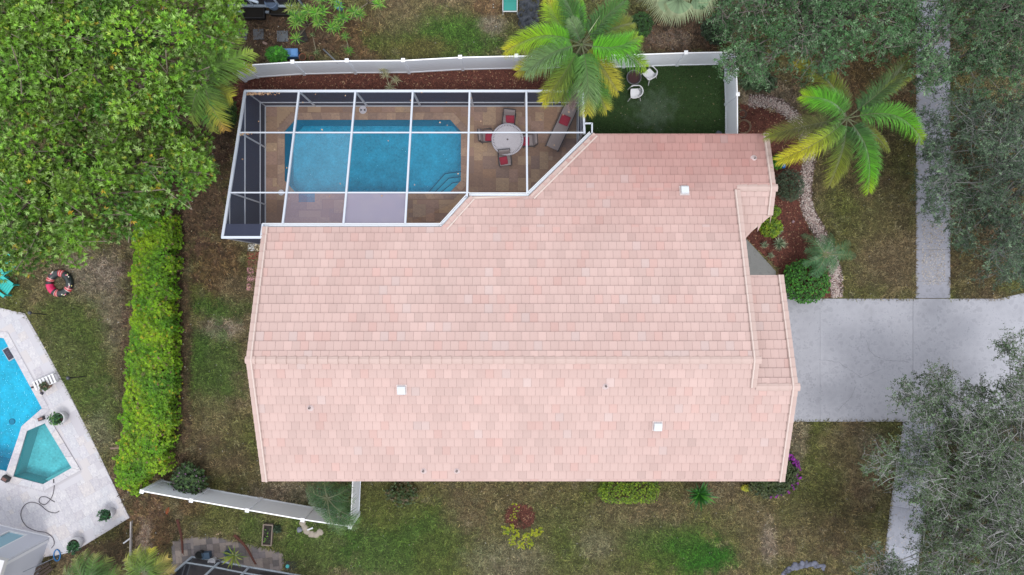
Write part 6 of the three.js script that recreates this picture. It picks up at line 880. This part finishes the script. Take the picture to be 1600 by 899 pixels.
  potted('white round pot with a feathery green plant on the terrace beside the spa', 100, 651, .29, .45, S(228, 228, 234), [S(64, 124, 84), S(96, 150, 104), S(110, 168, 70)], 82, -.08, .02); potted('white round pot with dark green plant near the right tip of the terrace', 174, 800, .27, .45, S(222, 222, 230), DG, 83, -.05, 0); potted('white round pot with dark green plant at the bottom edge of the terrace', 124, 846, .29, .45, S(226, 226, 232), DG, 84, .02, .1); potted('plant with grey green leaves beside the white slatted lounger', 77, 602, .17, .3, S(170, 130, 110), [S(84, 118, 76), S(110, 140, 92), S(140, 120, 100)], 85);
  // slatted lounger
  { const A = P(54, 604, .3), B = P(87, 590, .3), dv = B.clone().sub(A), L = dv.length(), t = thing('pool_lounger', 'white slatted pool lounger at the edge of the turquoise pool', 'sun lounger', V((A.x + B.x) / 2, .085, (A.z + B.z) / 2), -Math.atan2(dv.z, dv.x)), w = S(238, 240, 244); for (const z of [-.2, .2]) { const m = new MB(); m.bar(V(-L / 2, .24, z), V(L / 2, .24, z), .04, .05, w); m.build('side_rail', vmat(.5), t); } for (let k = 0; k < 7; k++) { const m = new MB(); m.box(-L / 2 + .06 + k * (L - .12) / 6, .285, 0, .085, .025, .44, w); m.build('slat', vmat(.5), t); } for (const x of [-L / 2 + .08, L / 2 - .08]) for (const z of [-.19, .19]) { const m = new MB(); m.bar(V(x, 0, z), V(x, .22, z), .035, .035, w); m.build('leg', vmat(.5), t); } }
  const dark = (name, label, cat, px, py, w, hh, dd, ry, c, c2) => { const t = thing(name, label, cat, P(px, py, .09), ry), m = new MB(); m.box(0, hh / 2, 0, w, hh, dd, c); m.build('body', vmat(.6), t); const k = new MB(); k.box(0, hh + .012, 0, w * .7, .02, dd * .6, c2); k.build('top_panel', vmat(.6), t); return t; };
  dark('speaker_box', 'small dark box with a reddish top at the upper corner of the spa', 'speaker', 66.5, 654, .27, .16, .16, .35, S(44, 42, 50), S(150, 110, 104)); dark('speaker_box', 'dark box with reddish front at the lower left corner of the spa', 'speaker', 12.5, 747, .3, .26, .22, -.5, S(46, 46, 52), S(120, 84, 80)); dark('sandal', 'black sandal lying on the terrace edge beside the lounger', 'sandal', 58, 599, .16, .05, .09, .5, S(34, 34, 46), S(60, 60, 72)); dark('sandal', 'second black sandal at the pool side of the lounger', 'sandal', 50.5, 605.5, .11, .05, .08, .2, S(36, 36, 44), S(60, 60, 70)); dark('sandal', 'dark shoe on the terrace below the potted grey plant', 'sandal', 65.5, 614.5, .14, .06, .1, -.6, S(44, 42, 60), S(70, 66, 84));
  { const t = thing('pool_float', 'dark navy cushion with a pale rim floating in the turquoise pool', 'pool float', P(14.5, 553, .02), -1.02), m = new MB(); m.box(0, .02, 0, .62, .1, .34, S(176, 196, 210)); m.build('rim', vmat(.6), t); const k = new MB(); k.box(0, .08, 0, .54, .03, .26, S(52, 50, 68)); k.build('pad', vmat(.7), t); const l = new MB(); for (let q = 0; q < 3; q++) l.box(-.1 + q * .1, .097, 0, .06, .006, .12, S(70, 70, 92)); l.build('stitching', vmat(.7), t); }
  { const t = thing('pool_drain', 'round dark drain cover on the floor of the turquoise pool', 'drain', P(18.5, 659, -1.48)); mesh('cover', (() => { const g = new THREE.CylinderGeometry(.14, .15, .03, 20); return g; })(), mat([.03, .2, .3], .7), t); mesh('rim', (() => { const g = new THREE.TorusGeometry(.14, .015, 6, 24); g.rotateX(Math.PI / 2); g.translate(0, .016, 0); return g; })(), mat([.02, .12, .2], .7), t); }
  // hose
  { const t = thing('garden_hose', 'thin dark hose snaking over the white terrace from spa to house', 'hose', V(0, 0, 0)), p = [[83.5, 751], [84, 762], [80, 778], [69, 789], [61, 785], [62, 778], [71, 777], [80, 782], [85, 785]], q = [[92, 799], [86, 802], [74, 799], [60, 788], [46, 785.5], [36, 792], [32, 806], [40, 822], [56, 830], [72, 833], [82, 841], [84, 851], [80, 857]]; for (const [k, l] of [[p, .09], [q, .09]]) { const m = new MB(); m.tube(new THREE.CatmullRomCurve3(k.map(([a, b]) => P(a, b, l + .016))).getPoints(70), .016, 6, S(96, 92, 100)); m.build('tube', vmat(.6), t, true); } const f = new MB(); f.tube([P(83.5, 749, .12), P(83.6, 755, .11)], .03, 8, S(70, 68, 74)); f.build('nozzle', vmat(.5), t, true); }
  // path lights
  const lamp = (label, bx, by, tx, ty, h) => { const a = P(bx, by, 0), t = thing('path_light', label, 'garden light', a, 0, 'ball topped garden lights'), e = P(tx, ty, h).sub(a); const m = new MB(); m.tube([V(0, 0, 0), V(e.x, h, e.z)], .022, 8, S(46, 42, 44)); m.build('pole', vmat(.6), t, true); const g = new THREE.SphereGeometry(.085, 20, 14); g.translate(e.x, h, e.z); mesh('globe', g, mat(S(70, 74, 84), .25), t); const c = new MB(); c.tube([V(e.x * .9, h * .9, e.z * .9), V(e.x * .95, h * .95, e.z * .95)], .045, 8, S(50, 48, 50)); c.build('collar', vmat(.5), t, true); };
  lamp('thin garden light with dark ball top at the upper corner of the terrace', 73, 492, 46, 489, 1.2); lamp('thin garden light with dark ball top beside the middle of the terrace edge', 136, 588, 106, 591, 1.4);
  // swim ring
  { const t = thing('swim_ring', 'black inflatable swim ring with red stripes and pink patch on the grass', 'swim ring', P(93, 443, .16)), R = .47, rr = .17, seg = [[0, .42, S(44, 48, 54)], [.42, .72, S(206, 44, 56)], [.72, 1.65, S(40, 50, 52)], [1.65, 1.95, S(206, 56, 58)], [1.95, 2.2, S(36, 42, 44)], [2.2, 3.05, S(226, 44, 104)], [3.05, 3.35, S(30, 34, 38)], [3.35, 3.72, S(204, 48, 54)], [3.72, 4.7, S(44, 54, 58)], [4.7, 5.12, S(210, 50, 60)], [5.12, 6.2832, S(38, 50, 50)]];
    for (const [a, b, c] of seg) { const g = new THREE.TorusGeometry(R, rr, 14, Math.max(4, Math.round((b - a) * 9)), b - a); g.rotateZ(a); g.rotateX(Math.PI / 2); const o = mesh(c[0] > .3 ? 'stripe' : 'panel', g, mat(c, .3), t); }
    for (const a of [.58, 1.8, 3.54, 4.9]) { for (const w of [-.1, .1]) { const g = new THREE.TorusGeometry(R, rr + .004, 14, 3, .035); g.rotateZ(a + w); g.rotateX(Math.PI / 2); mesh('white_line', g, mat(S(230, 222, 222), .4), t); } }
    const r = rng(86); for (const a of [.2, 1.15, 4.2, 5.6]) for (let k = 0; k < 4; k++) { const q = a + (r() - .5) * .3, ph = .9 + (r() - .5) * .7, g = new THREE.SphereGeometry(.035, 8, 6); g.scale(1, .3, 1); const o = mesh('flower_print', g, mat([S(230, 226, 216), S(232, 120, 150), S(214, 200, 120)][k % 3], .5), t); o.position.set(Math.cos(q) * (R + rr * Math.cos(ph)), rr * Math.sin(ph) + .003, Math.sin(q) * (R + rr * Math.cos(ph))); }
    mesh('valve', (() => { const g = new THREE.CylinderGeometry(.02, .025, .03, 10); g.translate(R * Math.cos(2.5), rr + .01, R * Math.sin(2.5)); return g; })(), mat(S(230, 90, 130), .4), t); }
  // teal adirondack chairs
  const T = S(44, 196, 190), tv = vmat(.5), ch = thing('adirondack_chair', 'turquoise slatted garden chair at the left edge above the terrace', 'chair', V(0, 0, 0), 0, 'turquoise garden chairs');
  for (let k = 0; k < 5; k++) { const m = new MB(); m.hex([V(-.25 + k * .102, .3, .2), V(-.155 + k * .102, .3, .2), V(-.155 + k * .102, .32, .22), V(-.25 + k * .102, .32, .22)], [V(-.27 + k * .11, .95 - .03 * Math.abs(k - 2), .52), V(-.168 + k * .11, .95 - .03 * Math.abs(k - 2), .52), V(-.168 + k * .11, .96 - .03 * Math.abs(k - 2), .55), V(-.27 + k * .11, .96 - .03 * Math.abs(k - 2), .55)], mulc(T, .92 + .04 * (k % 3))); m.build('back_slat', tv, ch); const s = new MB(); s.box(0, .33 + .02 * k * .8, .18 - k * .12, .52, .022, .1, T); s.build('seat_slat', tv, ch); }
  for (const s of [-1, 1]) { const a = new MB(); a.box(s * .34, .56, -.02, .13, .025, .7, T); a.build('armrest', tv, ch); const l = new MB(); l.box(s * .3, .27, -.32, .03, .55, .1, T); l.build('leg', tv, ch); const b = new MB(); b.box(s * .3, .28, .28, .03, .54, .1, T); b.build('leg', tv, ch); }
  { const a = P(4, 447, .5); ch.position.set(a.x, 0, a.z); ch.rotation.y = -2.2; const b = P(10, 413, .5); copyOf(ch, V(b.x, 0, b.z), 2.6, 'turquoise garden chair half hidden under the leaves at the left edge'); }
  { const o = thing('timber_offcut', 'grey log end sticking out under the hedge by the terrace', 'timber', P(180, 700, .06), .1), m = new MB(); m.tube([V(-.22, 0, 0), V(.25, 0, .02)], .06, 8, S(146, 124, 110)); m.build('log', vmat(.9), o, true); const e = new MB(); e.box(-.225, 0, 0, .01, .08, .08, S(196, 178, 160)); e.build('sawn_end', vmat(.8), o); }
  { const o = thing('curb_edge', 'white low board edging beside the terrace tip and brown bed', 'edging board', V(0, 0, 0)), a = P(205, 815, .1), b = P(204, 868, .1), m = new MB(); m.bar(a, b, .04, .18, S(196, 190, 190)); m.build('board', vmat(.7), o); const k = new MB(); k.bar(P(193, 849, .12), P(204, 841, .12), .06, .1, S(222, 222, 228)); k.build('cross_board', vmat(.7), o); }
}
// pale flecks of fallen blossom and leaf on the paths
scatter('leaves', 'pale fallen petals and leaves on the concrete paths and driveway', chip, chipMat, 900, (r) => { const a = r(); let px, py; if (a < .6) { px = 1440 + r() * 36; py = 345 + r() * 100; } else if (a < .8) { px = 1436 + r() * 44; py = r() * 300; } else { px = 1380 + r() * 80; py = 665 + r() * 200; } const p = P(px, py, 0); if (!inPoly(p.x, p.z, walkNorth) && !inPoly(p.x, p.z, walkSouth)) return null; return { x: p.x, y: .052, z: p.z, s: [.4 + .6 * r(), .5, 1 + r()], c: mixc(S(206, 200, 196), S(120, 104, 88), r() * r()) }; }, 91);
renderer.render(scene, camera);
